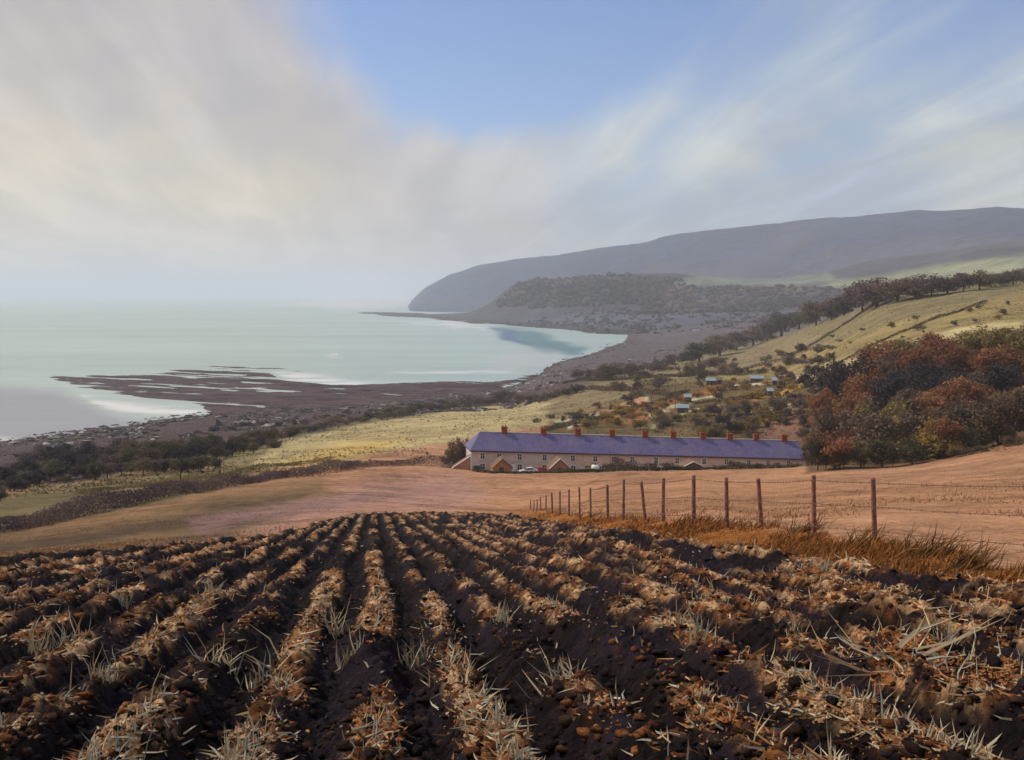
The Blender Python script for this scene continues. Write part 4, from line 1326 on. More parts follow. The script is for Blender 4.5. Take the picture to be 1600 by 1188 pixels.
hedge('hedgerow', [(-120, 92), (0, 98), (150, 125), (260, 148), (330, 166), (440, 196), (560, 228), (650, 238), (715, 241)], 2.0, 2.2, 42000, 'purple brown', 'long purple brown hedgerow slanting up from the left edge to the cottages', leaf=0.10)
hedge('hedgerow', [(120, 190), (220, 205), (320, 228), (420, 246), (520, 262)], 1.0, 1.8, 11000, 'olive brown', 'thin olive hedgerow between the long hedge and the shore trees', leaf=0.11)
hedge('hedgerow', [(1080, 430), (1200, 440), (1330, 452), (1440, 470), (1540, 500)], 1.3, 1.6, 5000, 'dark olive', 'thin dark hedgerow across the yellow field on the hill', leaf=0.25)
hedge('hedgerow', [(850, 352), (900, 385), (960, 415), (1040, 455), (1075, 480)], 1.6, 2.2, 12000, 'dark olive', 'dark hedgerow bounding the allotments above the cottage roof', leaf=0.16)
hedge('hedgerow', [(1120, 640), (1230, 660), (1340, 690), (1450, 720), (1560, 730)], 1.8, 2.4, 7000, 'purple brown', 'upper thin hedgerow crossing the hill pasture below the tree line', leaf=0.3)
hedge('hedgerow', [(905, 640), (960, 560), (1010, 500), (1060, 455)], 2.2, 3.5, 8000, 'dull brown', 'shaggy brown hedgerow slanting from the shore scrub up to the allotments', leaf=0.28)
hedge('hedgerow', [(880, 760), (960, 690), (1040, 640), (1120, 600), (1200, 570)], 2.4, 3.2, 9000, 'dark olive', 'dark hedgerow slanting across the slope above the pale sheds', leaf=0.3)
hedge('garden_hedge', [(742, 226), (800, 225), (860, 224), (920, 224), (1000, 225), (1080, 225), (1160, 225), (1250, 224)], 0.75, 1.0, 9000, 'dark olive', 'low dark garden hedge along the foot of the cottage gardens', leaf=0.13)

# bare thin trees
def bare_tree(loc, height, seed, group, px):
    r = random.Random(seed)
    b = MB()
    b.tube([(0, 0, -0.2), (r.uniform(-.02, .02) * height, 0, height * .5), (r.uniform(-.04, .04) * height, 0, height)], [height * .014, height * .010, height * .003], 5)
    root = empty('bare_tree', loc)
    b.build('trunk', M['bark'], root)
    for q in range(9):
        bb = MB()
        t = height * r.uniform(.35, .92); a = r.uniform(0, 6.28); l = height * r.uniform(.06, .16)
        bb.tube([(0, 0, t), (math.cos(a) * l * .6, math.sin(a) * l * .6, t + l * .5), (math.cos(a) * l, math.sin(a) * l, t + l * 1.3)], [height * .005, height * .004, height * .0015], 4)
        bb.build('branch', M['bark'], root)
    PLANTS.setdefault(group, []).append((px, root, 'thin bare', False))


for i, (px, y, h_) in enumerate([(282, 757, 62), (295, 750, 52), (310, 742, 34), (344, 748, 58), (350, 738, 30)]):
    loc = at_px(px, y, 180, 500)
    bare_tree(loc, h_ * loc[1] / F, 500 + i, 'bare trees standing before the shore wood', px)

ORD = {
    'wood': lambda c, o_: f'{c} tree, {o_} of its colour from the left in the wood',
    'bushes at the foot of the wood': lambda c, o_: f'{c} bush below the wood, {o_} of its colour from the left',
    'trees along the far field hedge': lambda c, o_: f'{c} tree, {o_} of its colour from the left in the hillside hedge line',
    'trees above the shore on the left': lambda c, o_: f'{c} tree above the left shore, {o_} of its colour from the left',
    'low scrub among the shore trees': lambda c, o_: f'{c} bush among the left shore trees, {o_} of its colour from the left',
    'scrub above the rocky shore': lambda c, o_: f'{c} scrub above the rock ledges, {o_} of its colour from the left',
    'bushes scattered over the hill pasture': lambda c, o_: f'{c} bush on the yellow hill pasture, {o_} of its colour from the left',
    'scrub behind the terrace': lambda c, o_: f'{c} scrub on the slope behind the terrace, {o_} of its colour from the left',
    'allotments': lambda c, o_: f'{c} bush in the allotments, {o_} of its colour from the left',
    'garden bushes in front of the cottages': lambda c, o_: f'{c} garden bush by the cottages, {o_} of its colour from the left',
    'bare trees standing before the shore wood': lambda c, o_: f'{c} tree before the shore wood, {o_} from the left',
}
# only the bushes that show largest stay single; the rest is joined as undergrowth
allb = [(it[1].scale.x * it[1].scale.z / it[1].location.y ** 2, g, it) for g, items in PLANTS.items() for it in items if it[3]]
allb.sort(key=lambda q: -q[0])
keys = list(FOL)
UV, UC, UM = [], [], []
for _, g, it in allb[285:]:
    root = it[1]
    cr_ = [q for q in root.children if q.name.startswith('crown')][0]
    me_ = cr_.data
    co = np.empty(len(me_.vertices) * 3, np.float32); me_.vertices.foreach_get('co', co); co = co.reshape(-1, 4, 3)[::6]
    tc_ = np.empty(len(me_.vertices) * 4, np.float32); me_.color_attributes['tint'].data.foreach_get('color', tc_); tc_ = tc_.reshape(-1, 4, 4)[::6, :, :3]
    cen = co.mean(1, keepdims=True); co = cen + (co - cen) * 2.3
    a_ = root.rotation_euler.z; sc_ = root.scale
    x = co[..., 0] * sc_.x; y = co[..., 1] * sc_.y
    UV.append(np.stack([x * math.cos(a_) - y * math.sin(a_) + root.location.x, x * math.sin(a_) + y * math.cos(a_) + root.location.y, co[..., 2] * sc_.z + root.location.z], -1).reshape(-1, 3))
    UC.append(tc_.reshape(-1, 3)); UM.append(np.full(len(co), keys.index(it[2])))
    for q in list(root.children):
        bpy.data.objects.remove(q)
    bpy.data.objects.remove(root)
    PLANTS[g].remove(it)
UV = np.concatenate(UV)
o = obj('undergrowth', np_mesh('undergrowth', UV, np.arange(len(UV)).reshape(-1, 4), [M[q] for q in keys], np.concatenate(UC), False, np.concatenate(UM)))
tag(o, 'low tangled undergrowth between the bushes of the slopes and allotments', 'undergrowth', kind='stuff')
for g, items in PLANTS.items():
    cnt = {}
    for px, o, c, bush in sorted(items, key=lambda q: q[0]):
        cnt[c] = cnt.get(c, 0) + 1
        tag(o, ORD[g](c, ordinal(cnt[c])), 'bush' if bush else 'tree', {'wood': 'trees of the wood beside the cottages', 'allotments': 'bushes in the allotments'}.get(g, g))

# woods too far away to count
def far_wood(name, label, spots, rr, cols):
    a = np.array(spots)
    n = len(a)
    kq = sstep(0.3, 0.7, fbm(a[:, 0] * 0.006, a[:, 1] * 0.004, 207, 3))[:, None]
    V, Fc, C = lumps(a[:, 0], a[:, 1], a[:, 2], rr[0] + rng.gamma(2.0, (rr[1] - rr[0]) / 4, n), pick(cols, n, 0.3) * (0.55 + 0.9 * kq), 0.85)
    o = obj(name, np_mesh(name, V, Fc, M['straw'], C, False))
    tag(o, label, 'woodland', kind='stuff')


def mid_spots(poly, n, lift, ylo=1950, yhi=3700, thin=0.12):
    out = []
    poly = np.array(poly, float)
    g = (HY - F * MIDZ / YM[:, None])
    while len(out) < n:
        px = rnd.uniform(poly[:, 0].min(), poly[:, 0].max())
        y = rnd.uniform(poly[:, 1].min(), poly[:, 1].max())
        if poly_sd(np.array([px]), np.array([y]), poly)[0] < 0:
            continue
        if fbm(np.array([px * 0.03]), np.array([y * 0.12]), 205, 3)[0] < 0.44 and rnd.random() > thin:
            continue
        i = int(np.clip(np.searchsorted(PXM, px), 0, len(PXM) - 1))
        kq = np.nonzero((g[:, i] <= y) & (YM > ylo))[0]
        if not len(kq) or YM[kq[0]] > yhi:
            continue
        Y = YM[kq[0]]
        out.append(((px - CX) / F * Y, Y, MIDZ[kq[0], i] + CAM + lift))
    return out


far_wood('far_wood', 'brown wood covering the dark headland across the bay', mid_spots([(775, 478), (800, 450), (850, 434), (960, 432), (1060, 438), (1100, 460), (1000, 475), (850, 482)], 2600, 2), (3, 9),
         [(0.045, 0.027, 0.028), (0.034, 0.024, 0.028), (0.06, 0.036, 0.030), (0.03, 0.026, 0.034)])
far_wood('far_wood', 'belt of purple brown trees across the flat land beyond the bay', mid_spots([(1000, 470), (1050, 452), (1150, 450), (1250, 452), (1390, 448), (1390, 470), (1200, 486), (1000, 492)], 2200, 2), (3, 9),
         [(0.06, 0.038, 0.040), (0.045, 0.030, 0.036), (0.075, 0.055, 0.036), (0.035, 0.028, 0.036)])

far_wood('far_wood', 'scattered dark clumps of trees on the flats beyond the bay', mid_spots([(820, 505), (900, 486), (960, 482), (1300, 474), (1390, 468), (1300, 502), (1050, 529), (900, 512)], 900, 1, thin=0.05), (2, 6),
         [(0.05, 0.04, 0.045), (0.06, 0.045, 0.04), (0.045, 0.045, 0.055)])

# boulders and weed-covered rock strewn along the tide line
pts_ = []
for j in range(len(YM)):
    for i in range(0, len(PXM), 1):
        if -80.6 < MIDZ[j, i] < -76.5 and PXM[i] < 1080 and rnd.random() < 0.16:
            Yq = YM[j] * rnd.uniform(0.995, 1.005); pq = PXM[i] + rnd.uniform(-2, 2)
            pts_.append(((pq - CX) / F * Yq, Yq, MIDZ[j, i] + CAM, rnd.gammavariate(2, 0.9) + 0.6))
k_ = 0
while k_ < 1500:
    pq, Yq = rnd.uniform(-40, 1010), 1 / rnd.uniform(1 / 1900, 1 / 560)
    zq = float(zbase(pq, Yq))
    if -81.0 < zq < -77.5:
        pts_.append(((pq - CX) / F * Yq, Yq, max(zq, -80.2) + CAM, rnd.gammavariate(2, 0.35) + 0.3)); k_ += 1
k_ = 0
while k_ < 2200:
    pq, Yq = rnd.uniform(-40, 1080), 1 / rnd.uniform(1 / 1900, 1 / 420)
    zq = float(zbase(pq, Yq))
    if -79.0 < zq < -63 and fbm(np.array([pq * 0.02]), np.array([Yq * 0.006]), 231, 2)[0] > 0.42:
        pts_.append(((pq - CX) / F * Yq, Yq, zq + CAM, rnd.gammavariate(2, 0.4) + 0.3)); k_ += 1
a = np.array(pts_)
V, Fc, C = lumps(a[:, 0], a[:, 1], a[:, 2], a[:, 3], pick([(0.035, 0.024, 0.028), (0.06, 0.042, 0.045), (0.10, 0.078, 0.075), (0.03, 0.022, 0.03), (0.30, 0.27, 0.25)], len(a), 0.25), 0.5)
tag(obj('shore_rocks', np_mesh('shore_rocks', V, Fc, M['straw'], C, False)), 'dark boulders and weedy rocks strewn along the shore of the bay', 'rocks', kind='stuff')
print('rocks', len(a))

# ------------------------------------------------------------------ terrace of cottages
LX, LY = (737 - CX) / F * 235, 235.0
RX, RY = (1256 - CX) / F * 250, 250.0
LEN = math.hypot(RX - LX, RY - LY)
ex, ey = (RX - LX) / LEN, (RY - LY) / LEN
bx_, by_ = -ey, ex
ZL = -(739 - HY) / F * 235 + CAM
ZR = -(750 - HY) / F * 250 + CAM
SL = (ZR - ZL) / LEN
DEP = 8.4
EAVE, RIDGE = 5.05, 8.25
house = empty('terraced_cottages', (LX, LY, ZL))
tag(house, 'long stone terrace of cottages with purple slate roof and ten brick chimneys', 'house')


def HW(t, d, h):
    return (ex * t + bx_ * d, ey * t + by_ * d, h + SL * t)


def t_at(px, d):
    s = (px - CX) / F
    X0, Y0 = LX + bx_ * d, LY + by_ * d
    return (s * Y0 - X0) / (ex - s * ey)


HIP = t_at(750, DEP / 2)
b = MB()
b.poly([HW(0, 0, -2), HW(LEN, 0, -2), HW(LEN, 0, EAVE), HW(0, 0, EAVE)])
b.poly([HW(LEN, DEP, -2), HW(0, DEP, -2), HW(0, DEP, EAVE), HW(LEN, DEP, EAVE)])
b.poly([HW(0, DEP, -2), HW(0, 0, -2), HW(0, 0, EAVE), HW(0, DEP, EAVE)])
b.poly([HW(LEN, 0, -2), HW(LEN, DEP, -2), HW(LEN, DEP, EAVE), HW(LEN, DEP / 2, RIDGE - 0.1), HW(LEN, 0, EAVE)])
b.build('wall', M['stone'], house)
OV = 0.40
rs = (RIDGE - EAVE) / (DEP / 2)
el = EAVE - OV * rs + 0.12
b = MB()
th = 0.16
A0, A1 = HW(-OV, -OV, el), HW(LEN + 0.3, -OV, el)
R0, R1 = HW(HIP, DEP / 2, RIDGE + 0.12), HW(LEN + 0.3, DEP / 2, RIDGE + 0.12)
B0, B1 = HW(-OV, DEP + OV, el), HW(LEN + 0.3, DEP + OV, el)
dn = lambda p: (p[0], p[1], p[2] - th)
b.poly([A0, A1, R1, R0]); b.poly([B1, B0, R0, R1]); b.poly([B0, A0, R0])
b.poly([dn(A1), dn(A0), dn(R0), dn(R1)]); b.poly([dn(B0), dn(B1), dn(R1), dn(R0)]); b.poly([dn(A0), dn(B0), dn(R0)])
for p, q in ((A0, A1), (A1, R1), (R1, B1), (B1, B0), (B0, A0)):
    b.poly([q, p, dn(p), dn(q)])
roof = b.build('roof', M['slate'], house)
b = MB(); b.box(HIP, LEN + 0.32, DEP / 2 - 0.13, DEP / 2 + 0.13, RIDGE + 0.04, RIDGE + 0.22, HW); b.build('ridge_tiles', M['lintel'], roof)
b = MB(); b.box(-OV, LEN + 0.28, -OV - 0.10, -OV + 0.02, el - 0.30, el - 0.06, HW); b.build('gutter', M['dark'], roof)
b = MB(); b.box(LEN + 0.30, LEN + 0.42, 0.05, DEP / 2, EAVE - 0.1, EAVE + 0.1, lambda t, d, h: HW(t, d, h + (d) * rs)); b.build('bargeboard', M['dark'], roof)
for px in (788, 849, 902.5, 956, 1007.6, 1051.6, 1098, 1140, 1181, 1225):
    t = t_at(px, DEP / 2)
    b = MB(); cw, cd_ = rnd.uniform(.56, .64), .42
    b.box(t - cw, t + cw, DEP / 2 - cd_, DEP / 2 + cd_, RIDGE - 1.2, RIDGE + 1.15, HW)
    b.box(t - cw - .09, t + cw + .09, DEP / 2 - cd_ - .09, DEP / 2 + cd_ + .09, RIDGE + 1.153, RIDGE + 1.36, HW)
    ch = b.build('chimney', M['chimney'], house)
    for q in (-.3, .3):
        b = MB(); b.tube([HW(t + q, DEP / 2, RIDGE + 1.34), HW(t + q, DEP / 2, RIDGE + 1.62 + rnd.uniform(0, .2))], [.15, .12], 8)
        b.build('chimney_pot', M['chimney'], ch)


def window(t, h, w=.95, hh=1.25):
    b = MB(); b.box(t - w / 2, t + w / 2, -.015, .06, h, h + hh, HW)
    wd = b.build('window', M['glass'], house)
    b = MB()
    for (a0, a1, c0, c1) in ((-w / 2 - .07, -w / 2 + .04, -.05, hh + .06), (w / 2 - .04, w / 2 + .07, -.05, hh + .06)):
        b.box(t + a0, t + a1, -.07, .02, h + c0, h + c1, HW)
    b.box(t - w / 2 + .042, t + w / 2 - .042, -.065, .02, h - .05, h + .05, HW)
    b.box(t - w / 2 + .042, t + w / 2 - .042, -.065, .02, h + hh - .04, h + hh + .06, HW)
    b.box(t - .035, t + .035, -.055, .01, h + .052, h + hh - .042, HW)
    b.box(t - w / 2 + .042, t - .037, -.05, .01, h + hh * .55, h + hh * .55 + .06, HW)
    b.box(t + .037, t + w / 2 - .042, -.05, .01, h + hh * .55, h + hh * .55 + .06, HW)
    b.build('frame', M['white'], wd)
    b = MB(); b.box(t - w / 2 - .16, t + w / 2 + .16, -.16, .01, h - .20, h - .055, HW); b.build('sill', M['lintel'], wd)
    b = MB(); b.box(t - w / 2 - .16, t + w / 2 + .16, -.04, .01, h + hh + .065, h + hh + .28, HW); b.build('lintel', M['lintel'], wd)


UP = [754, 780, 812, 851, 895, 930, 959, 988, 1025, 1058, 1100, 1135, 1170, 1200, 1232]
for px in UP:
    window(t_at(px, 0), 3.0)
for px in (754, 812, 851, 896, 940, 975, 1010, 1042, 1075, 1118, 1150, 1185, 1216):
    window(t_at(px, 0), 0.75, 1.05, 1.3)
for px in (803, 867, 918, 959, 1027, 1060, 1136, 1202):
    t = t_at(px, 0)
    b = MB(); b.box(t - .5, t + .5, -.06, .05, -.3, 2.05, HW); dr_ = b.build('door', M['white'] if px == 803 else M['dark'], house)
    b = MB(); b.box(t + .32, t + .40, -.12, -.062, .9, 1.0, HW); b.build('handle', M['lintel'], dr_)
    b = MB(); b.box(t - .7, t + .7, -.10, .01, 2.10, 2.32, HW); b.build('lintel', M['lintel'], dr_)


# gabled sheds in the front gardens
def gable_shed(px, Y0, width, wall, rise, depth, rz, wm, rm, trim, label, door=True, name='garden_shed', base=None):
    X0, _, Z0 = at_depth(px, Y0)
    o = empty(name, (X0, Y0, Z0 if base is None else base), rz)
    w = width / 2
    b = MB()
    b.poly([(-w, 0, -.6), (w, 0, -.6), (w, 0, wall), (0, 0, wall + rise), (-w, 0, wall)])
    b.poly([(w, depth, -.6), (-w, depth, -.6), (-w, depth, wall), (0, depth, wall + rise), (w, depth, wall)])
    b.poly([(w, 0, -.6), (w, depth, -.6), (w, depth, wall), (w, 0, wall)])
    b.poly([(-w, depth, -.6), (-w, 0, -.6), (-w, 0, wall), (-w, depth, wall)])
    b.build('wall', wm, o)
    b = MB()
    ov = .25; s = rise / w; t = .09
    for sg in (-1, 1):
        c = [(sg * .0, -ov, wall + rise + .02), (sg * (w + ov), -ov, wall - ov * s + .02), (sg * (w + ov), depth + ov, wall - ov * s + .02), (0, depth + ov, wall + rise + .02)]
        if sg > 0:
            c = c[::-1]
        up = [(p[0], p[1], p[2] + t) for p in c]
        b.hexa(c + up)
    r = b.build('roof', rm, o)
    for sg in (-1, 1):
        b = MB()
        b.tube([(0, -ov - .05, wall + rise + .05), (sg * (w + ov), -ov - .05, wall - ov * s + .05)], .10, 4)
        b.build('bargeboard', trim, r)
    if door:
        b = MB(); b.box(-w * .35, w * .15, -.05, .02, -.3, min(wall, 1.9), None); b.build('door', M['dark'], o)
    return tag(o, label, 'shed')


gable_shed(785, 229.5, 3.9, 1.2, 1.75, 3.6, .15, M['brick'], M['shed_roof'], M['shed_roof'], 'brown gabled outhouse at the left end of the cottage gardens')
gable_shed(875, 229, 4.2, 1.0, 1.9, 3.6, .12, M['brick'], M['shed_roof'], M['white'], 'orange gabled outhouse with white roof edge in front of the cottages')
gable_shed(1083, 228.5, 4.9, 0.75, 1.15, 3.4, .1, M['timber'], M['shed_roof'], M['white'], 'low gabled shed with white edged roof behind the hedge mid terrace', False)

# white edged lean-to against the left end of the terrace
o = empty('lean_to', (LX, LY, ZL))
tag(o, 'salmon lean-to with white sloping edge at the left end of the terrace', 'lean-to')
b = MB()
b.hexa([(-3.9, .3, -1.5), (-.10, .3, -1.5), (-.10, 3.4, -1.5), (-3.9, 3.4, -1.5), (-3.9, .3, 1.1), (-.10, .3, 3.6), (-.10, 3.4, 3.6), (-3.9, 3.4, 1.1)])
b.build('wall', M['salmon'], o)
b = MB(); b.hexa([(-4.2, .1, .95), (-.08, .1, 3.66), (-.08, 3.5, 3.66), (-4.2, 3.5, .95), (-4.2, .1, 1.11), (-.08, .1, 3.82), (-.08, 3.5, 3.82), (-4.2, 3.5, 1.11)]); rf = b.build('roof', M['shed_roof'], o)
b = MB(); b.tube([(-4.2, .0, 1.03), (-.05, .0, 3.74)], .11, 4); b.build('bargeboard', M['white'], rf)
b = MB(); b.box(-.24, -.02, -.14, .09, -1.2, 4.2); b.build('downpipe', M['white'], o)


def car(px, Y0, rz, paint, label):
    X0, _, Z0 = at_depth(px, Y0)
    o = empty('parked_car', (X0, Y0, Z0), rz)
    prof = [(-1.95, .30), (-1.98, .62), (-1.80, .82), (-1.0, .92), (-.45, 1.36), (.75, 1.40), (1.45, .98), (1.92, .90), (1.98, .55), (1.93, .30)]
    b = MB()
    n = len(prof)
    ins = lambda z: .80 - max(0, z - .9) * .35
    L_ = [(x, -ins(z), z) for x, z in prof]; R_ = [(x, ins(z), z) for x, z in prof]
    b.poly(L_); b.poly(R_[::-1])
    for k_ in range(n):
        j = (k_ + 1) % n
        b.poly([L_[j], L_[k_], R_[k_], R_[j]])
    b.build('body', paint, o)
    for sg in (-1, 1):
        b = MB(); y = lambda z: sg * (ins(z) + .012)
        q = [(-.80, 1.0), (.95, 1.0), (.66, 1.30), (-.40, 1.30)]
        pts_ = [(x, y(z), z) for x, z in q]
        b.poly(pts_ if sg < 0 else pts_[::-1]); b.build('window', M['glass'], o)
        for x in (-1.22, 1.25):
            b = MB(); b.tube([(x, sg * .62, .31), (x, sg * .83, .31)], .31, 14); wh = b.build('wheel', M['rubber'], o)
            b = MB(); b.tube([(x, sg * .80, .31), (x, sg * .845, .31)], .17, 10); b.build('rim', M['lintel'], wh)
    b = MB(); b.hexa([(-.96, -.62, .96), (-.96, .62, .96), (-.94, .62, .97), (-.94, -.62, .97), (-.50, -.56, 1.33), (-.50, .56, 1.33), (-.48, .56, 1.34), (-.48, -.56, 1.34)]); b.build('windscreen', M['glass'], o)
    return tag(o, label, 'car', 'cars parked at the cottages')


car(826, 229.5, .2, M['grey_paint'], 'pale grey car parked between the two brick outhouses')
car(842, 232.2, .35, M['red_paint'], 'red car parked behind the pale grey one')

# white oil tank on legs in the garden
X0, Y0, Z0 = at_depth(930, 227.5)
o = empty('oil_tank', (X0, Y0, Z0))
tag(o, 'small white rounded tank in the garden beside the dark bushes', 'tank')
b = MB(); b.tube([(-.75, 0, .95), (-.62, 0, .95), (.62, 0, .95), (.75, 0, .95)], [.35, .62, .62, .35], 14); b.build('barrel', M['white'], o, True)
for s in (-.45, .45):
    b = MB(); b.box(s - .08, s + .08, -.4, .4, -.3, .6); b.build('leg', M['lintel'], o)
b = MB(); b.tube([(0, 0, 1.55), (0, 0, 1.85)], .16, 10); b.build('filler_cap', M['dark'], o)

# allotment sheds with pale roofs
for (px, y, w, lab) in [(1112, 602, 4.6, 'pale blue roofed shed at the top of the allotments, left of three'), (1124, 601, 2.4, 'narrow dark shed joined to the right of the pale blue roofed one'),
                        (1183, 599, 5.6, 'long pale blue roofed shed at the top of the allotments, middle of three'), (1211, 601, 2.0, 'small pale blue hut at the top of the allotments, right of three'),
                        (1204, 618, 2.2, 'tiny white roofed hut below the row of pale sheds'), (1067, 645, 4.0, 'low grey roofed shed in the middle of the allotments'), (1075, 628, 2.6, 'small pale shed above the low grey one in the allotments')]:
    X0, Y0, Z0 = at_px(px, y, 300, 700)
    k_ = 1.25
    gable = M['tin'] if 'narrow' not in lab else M['timber']
    o = empty('allotment_shed', (X0, Y0, Z0), -.1)
    tag(o, lab, 'shed', 'allotment sheds')
    h_ = 1.9
    b = MB(); b.box(-w / 2, w / 2, 0, 2.4, -.5, h_); b.build('wall', M['timber'], o)
    b = MB(); b.hexa([(-w / 2 - .25, -.35, h_ - .05), (w / 2 + .25, -.35, h_ - .05), (w / 2 + .25, 2.7, h_ + 1.0), (-w / 2 - .25, 2.7, h_ + 1.0), (-w / 2 - .25, -.35, h_ + .06), (w / 2 + .25, -.35, h_ + .06), (w / 2 + .25, 2.7, h_ + 1.11), (-w / 2 - .25, 2.7, h_ + 1.11)])
    b.build('roof', gable, o)
    b = MB(); b.box(-.4, .4, -.04, .02, -.2, 1.75); b.build('door', M['dark'], o)

# ------------------------------------------------------------------ fences
def post_mesh(seed, h, r):
    q = random.Random(seed)
    b = MB()
    n = 9; rings = [(-.25, 1.0), (0, 1.03), (h * .5, 1.0), (h - .03, .97), (h, .86)]
    for k_, (z, s) in enumerate(rings):
        for j in range(n):
            a = 6.2832 * j / n
            rr = r * s * (1 + .08 * math.sin(a * 2 + seed) + q.uniform(-.04, .04))
            b.v.append((rr * math.cos(a), rr * math.sin(a), z + (q.uniform(-.012, .012) if k_ > 2 else 0)))
    for k_ in range(len(rings) - 1):
        for j in range(n):
            b.f.append((k_ * n + j, k_ * n + (j + 1) % n, (k_ + 1) * n + (j + 1) % n, (k_ + 1) * n + j))
    b.f.append(tuple((len(rings) - 1) * n + j for j in range(n)))
    return b


POSTS = [(1660, 17.2, 1.25, 0), (1367, 747, 845, .3), (1272, 743, 834, 0), (1190, 748, 823, 3.5), (1136, 747, 822, 0), (1084, 743, 816, -1.5), (1036, 748, 812, 4), (1008, 752, 811, -5),
         (974, 750, 809, .5), (950, 757, 807, -3), (923, 762, 806, -2), (906, 762, 805, 2), (889, 765, 804, -1), (875, 768, 803, 1), (863, 770, 802, 0), (853, 774, 801, 1), (845, 777, 801, -1), (839, 780, 800, 1), (834, 783, 800, 0), (829, 785, 800, 0)]
fx, fy_, fz = at_depth(1367, 21)
fence = empty('wire_fence', (fx, fy_, fz))
tag(fence, 'barbed wire fence on leaning reddish posts running down beside the ploughed field', 'fence')
tops = []
lastY = 0
for k_, p in enumerate(POSTS):
    if k_ == 0:
        px, Y0, h_, ln_ = p
    else:
        px, y0, y1, ln_ = p
        h_ = rnd.uniform(1.22, 1.30)
        Y0 = max(F * 1.22 / (y1 - y0), lastY + 0.9)
        # stand it where the sight line through its foot meets the ground
        Xg, Yg, Zg = at_px(px, y1, 12, 200)
        Y0 = 0.5 * Y0 + 0.5 * Yg if abs(Yg - Y0) < 0.6 * Y0 else Y0
        Y0 = max(Y0, lastY + 0.8)
        h_ = (y1 - y0) / F * Y0 if k_ < 14 else 1.25
        lastY = Y0
    X0, _, Z0 = at_depth(px, Y0)
    if k_ > 0:
        # keep the drawn height of the post top
        ztop = -(y0 - HY) / F * Y0 + CAM
        h_ = max(1.0, min(1.75, ztop - Z0))
    me_b = post_mesh(700 + k_, h_, .050 + rnd.uniform(-.004, .006))
    o = me_b.build('post', M['post'], fence, True)
    o.location = (X0 - fx, Y0 - fy_, Z0 - fz)
    o.rotation_euler = (math.radians(rnd.uniform(-2, 2)), math.radians(ln_ + rnd.uniform(-1.5, 1.5)), rnd.uniform(0, 3))
    tops.append((X0, Y0, Z0, h_, math.radians(ln_)))
print('fence posts', [(round(t[1], 1), round(t[3], 2)) for t in tops])
for lev, fr in enumerate((.93, .55, .17)):
    pts_ = []
    barbs = MB()
    for (a_, b_) in zip(tops, tops[1:]):
        pa = np.array([a_[0] + math.sin(a_[4]) * a_[3] * fr - .055, a_[1] - .05, a_[2] + a_[3] * fr]); pb = np.array([b_[0] + math.sin(b_[4]) * b_[3] * fr - .055, b_[1] - .05, b_[2] + b_[3] * fr])
        seg = np.linalg.norm(pb - pa); sag = .006 * seg
        ns = 6
        for q in range(ns):
            s = q / ns
            p = pa + (pb - pa) * s; p[2] -= sag * 4 * s * (1 - s)
            pts_.append(p - np.array([fx, fy_, fz]))
        if a_[1] < 45:
            nb = int(seg / .28)
            for q in range(nb):
                s = (q + .5) / nb
                p = pa + (pb - pa) * s; p[2] -= sag * 4 * s * (1 - s); p = p - np.array([fx, fy_, fz])
                for sg in (-1, 1):
                    d_ = np.array([rnd.uniform(-.4, .4), sg * .6, 1.0]) * .028
                    barbs.tube([p - d_, p + d_], .0035, 3)
    pts_.append(np.array([tops[-1][0] - .055, tops[-1][1], tops[-1][2] + tops[-1][3] * fr]) - np.array([fx, fy_, fz]))
    b = MB(); b.tube(pts_, [.005 + .00008 * (p[1] + fy_) for p in pts_], 5); w_ = b.build('wire', M['wire'], fence)
    barbs.build('barbs', M['wire'], w_)['kind'] = 'stuff'

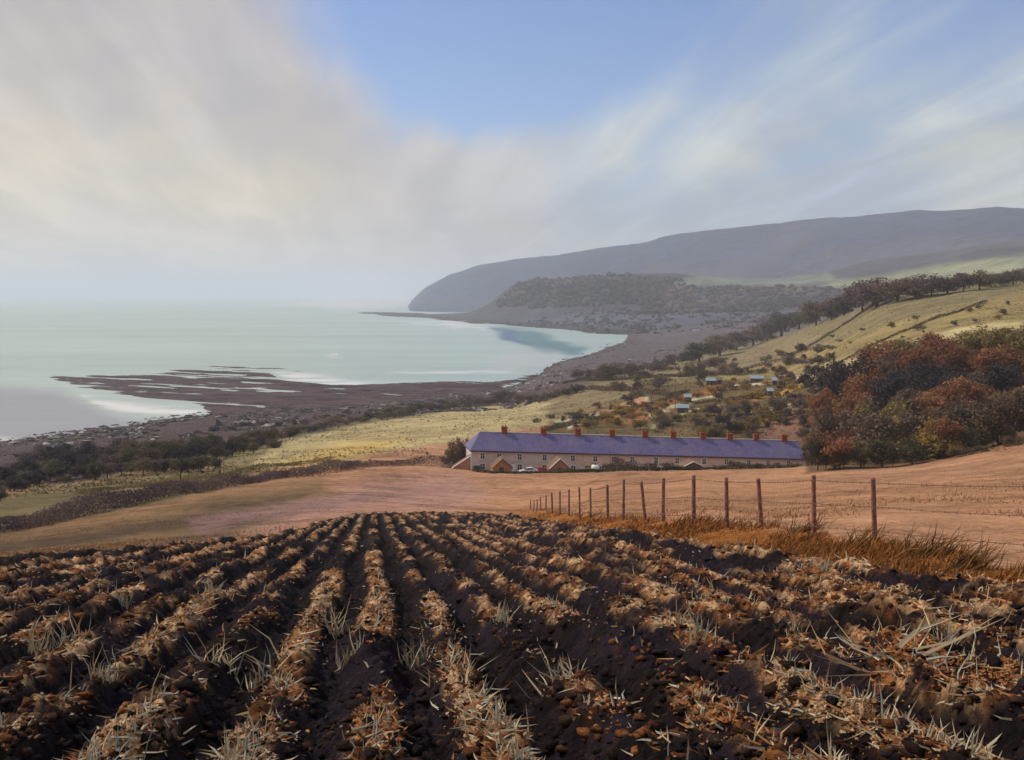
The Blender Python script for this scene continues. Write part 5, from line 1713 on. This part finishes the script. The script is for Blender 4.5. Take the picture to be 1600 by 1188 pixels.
# rail fence beside the allotments
fo = at_px(985, 626, 300, 700)
fe_ = empty('rail_fence', fo)
tag(fe_, 'dark post and rail fence climbing beside the allotments', 'fence')
pp = []
for k_ in range(15):
    px = 945 + k_ * 8.2
    q = at_px(px, np.interp(px, [945, 1000, 1060], [633, 618, 603]), 300, 800)
    pp.append(np.array(q) - np.array(fo))
    b = MB(); b.box(-.10, .10, -.10, .10, -.3, 1.5 + rnd.uniform(-.15, .5)); o = b.build('post', M['timber'], fe_); o.location = tuple(pp[-1])
for z in (.7, 1.25):
    b = MB(); b.tube([p + np.array([0, -.14, z]) for p in pp], .06, 4); b.build('rail', M['timber'], fe_)

# telegraph poles among the allotments
for (px, y, h_, lab) in [(1018, 652, 34, 'telegraph pole standing lower left in the allotments'), (1055, 640, 46, 'tallest telegraph pole in the allotments'), (1050, 672, 30, 'telegraph pole just above the cottage roof')]:
    q = at_px(px, y, 300, 700)
    o = empty('telegraph_pole', q)
    tag(o, lab, 'pole', 'telegraph poles in the allotments')
    H_ = h_ * q[1] / F
    b = MB(); b.tube([(0, 0, -.4), (0, 0, H_)], [.15, .10], 8); b.build('pole', M['timber'], o)
    b = MB(); b.box(-.8, .8, -.16, -.06, H_ - .7, H_ - .55); b.build('crossarm', M['timber'], o)

# small white house far off on the flats
q = (1088, 521)
Yw = 2100; Xw = (1088 - CX) / F * Yw; Zw = mid_z(1088, Yw)
o = empty('far_house', (Xw, Yw, Zw))
tag(o, 'tiny white house on the dark flats beyond the hedge', 'house')
b = MB(); b.box(-7, 7, 0, 6, -2, 4); b.build('wall', M['white'], o)
b = MB(); b.poly([(-7.4, -.4, 3.9), (7.4, -.4, 3.9), (7.4, 3, 7), (-7.4, 3, 7)]); b.poly([(7.4, 6.4, 3.9), (-7.4, 6.4, 3.9), (-7.4, 3, 7), (7.4, 3, 7)]); b.poly([(7.4, -.4, 3.9), (7.4, 6.4, 3.9), (7.4, 3, 7)]); b.poly([(-7.4, 6.4, 3.9), (-7.4, -.4, 3.9), (-7.4, 3, 7)]); b.build('roof', M['tin'], o)

# ------------------------------------------------------------------ haze over land and sea
hm = bpy.data.materials.new('haze')
hm.use_nodes = True
hm.node_tree.nodes.clear()
N = NT(hm.node_tree)
vol = N.n('ShaderNodeVolumePrincipled', {'Color': (0.80, 0.87, 1.0, 1), 'Density': 1.1e-4, 'Anisotropy': 0.1})
N.n('ShaderNodeOutputMaterial', {'Volume': vol.outputs[0]})
b = MB()
b.box(-125000, 125000, -300, 46000, -12, 560)
hz = b.build('haze', hm)
tag(hz, 'thin pale mist over the bay, the hills and the fields', 'haze', kind='stuff')
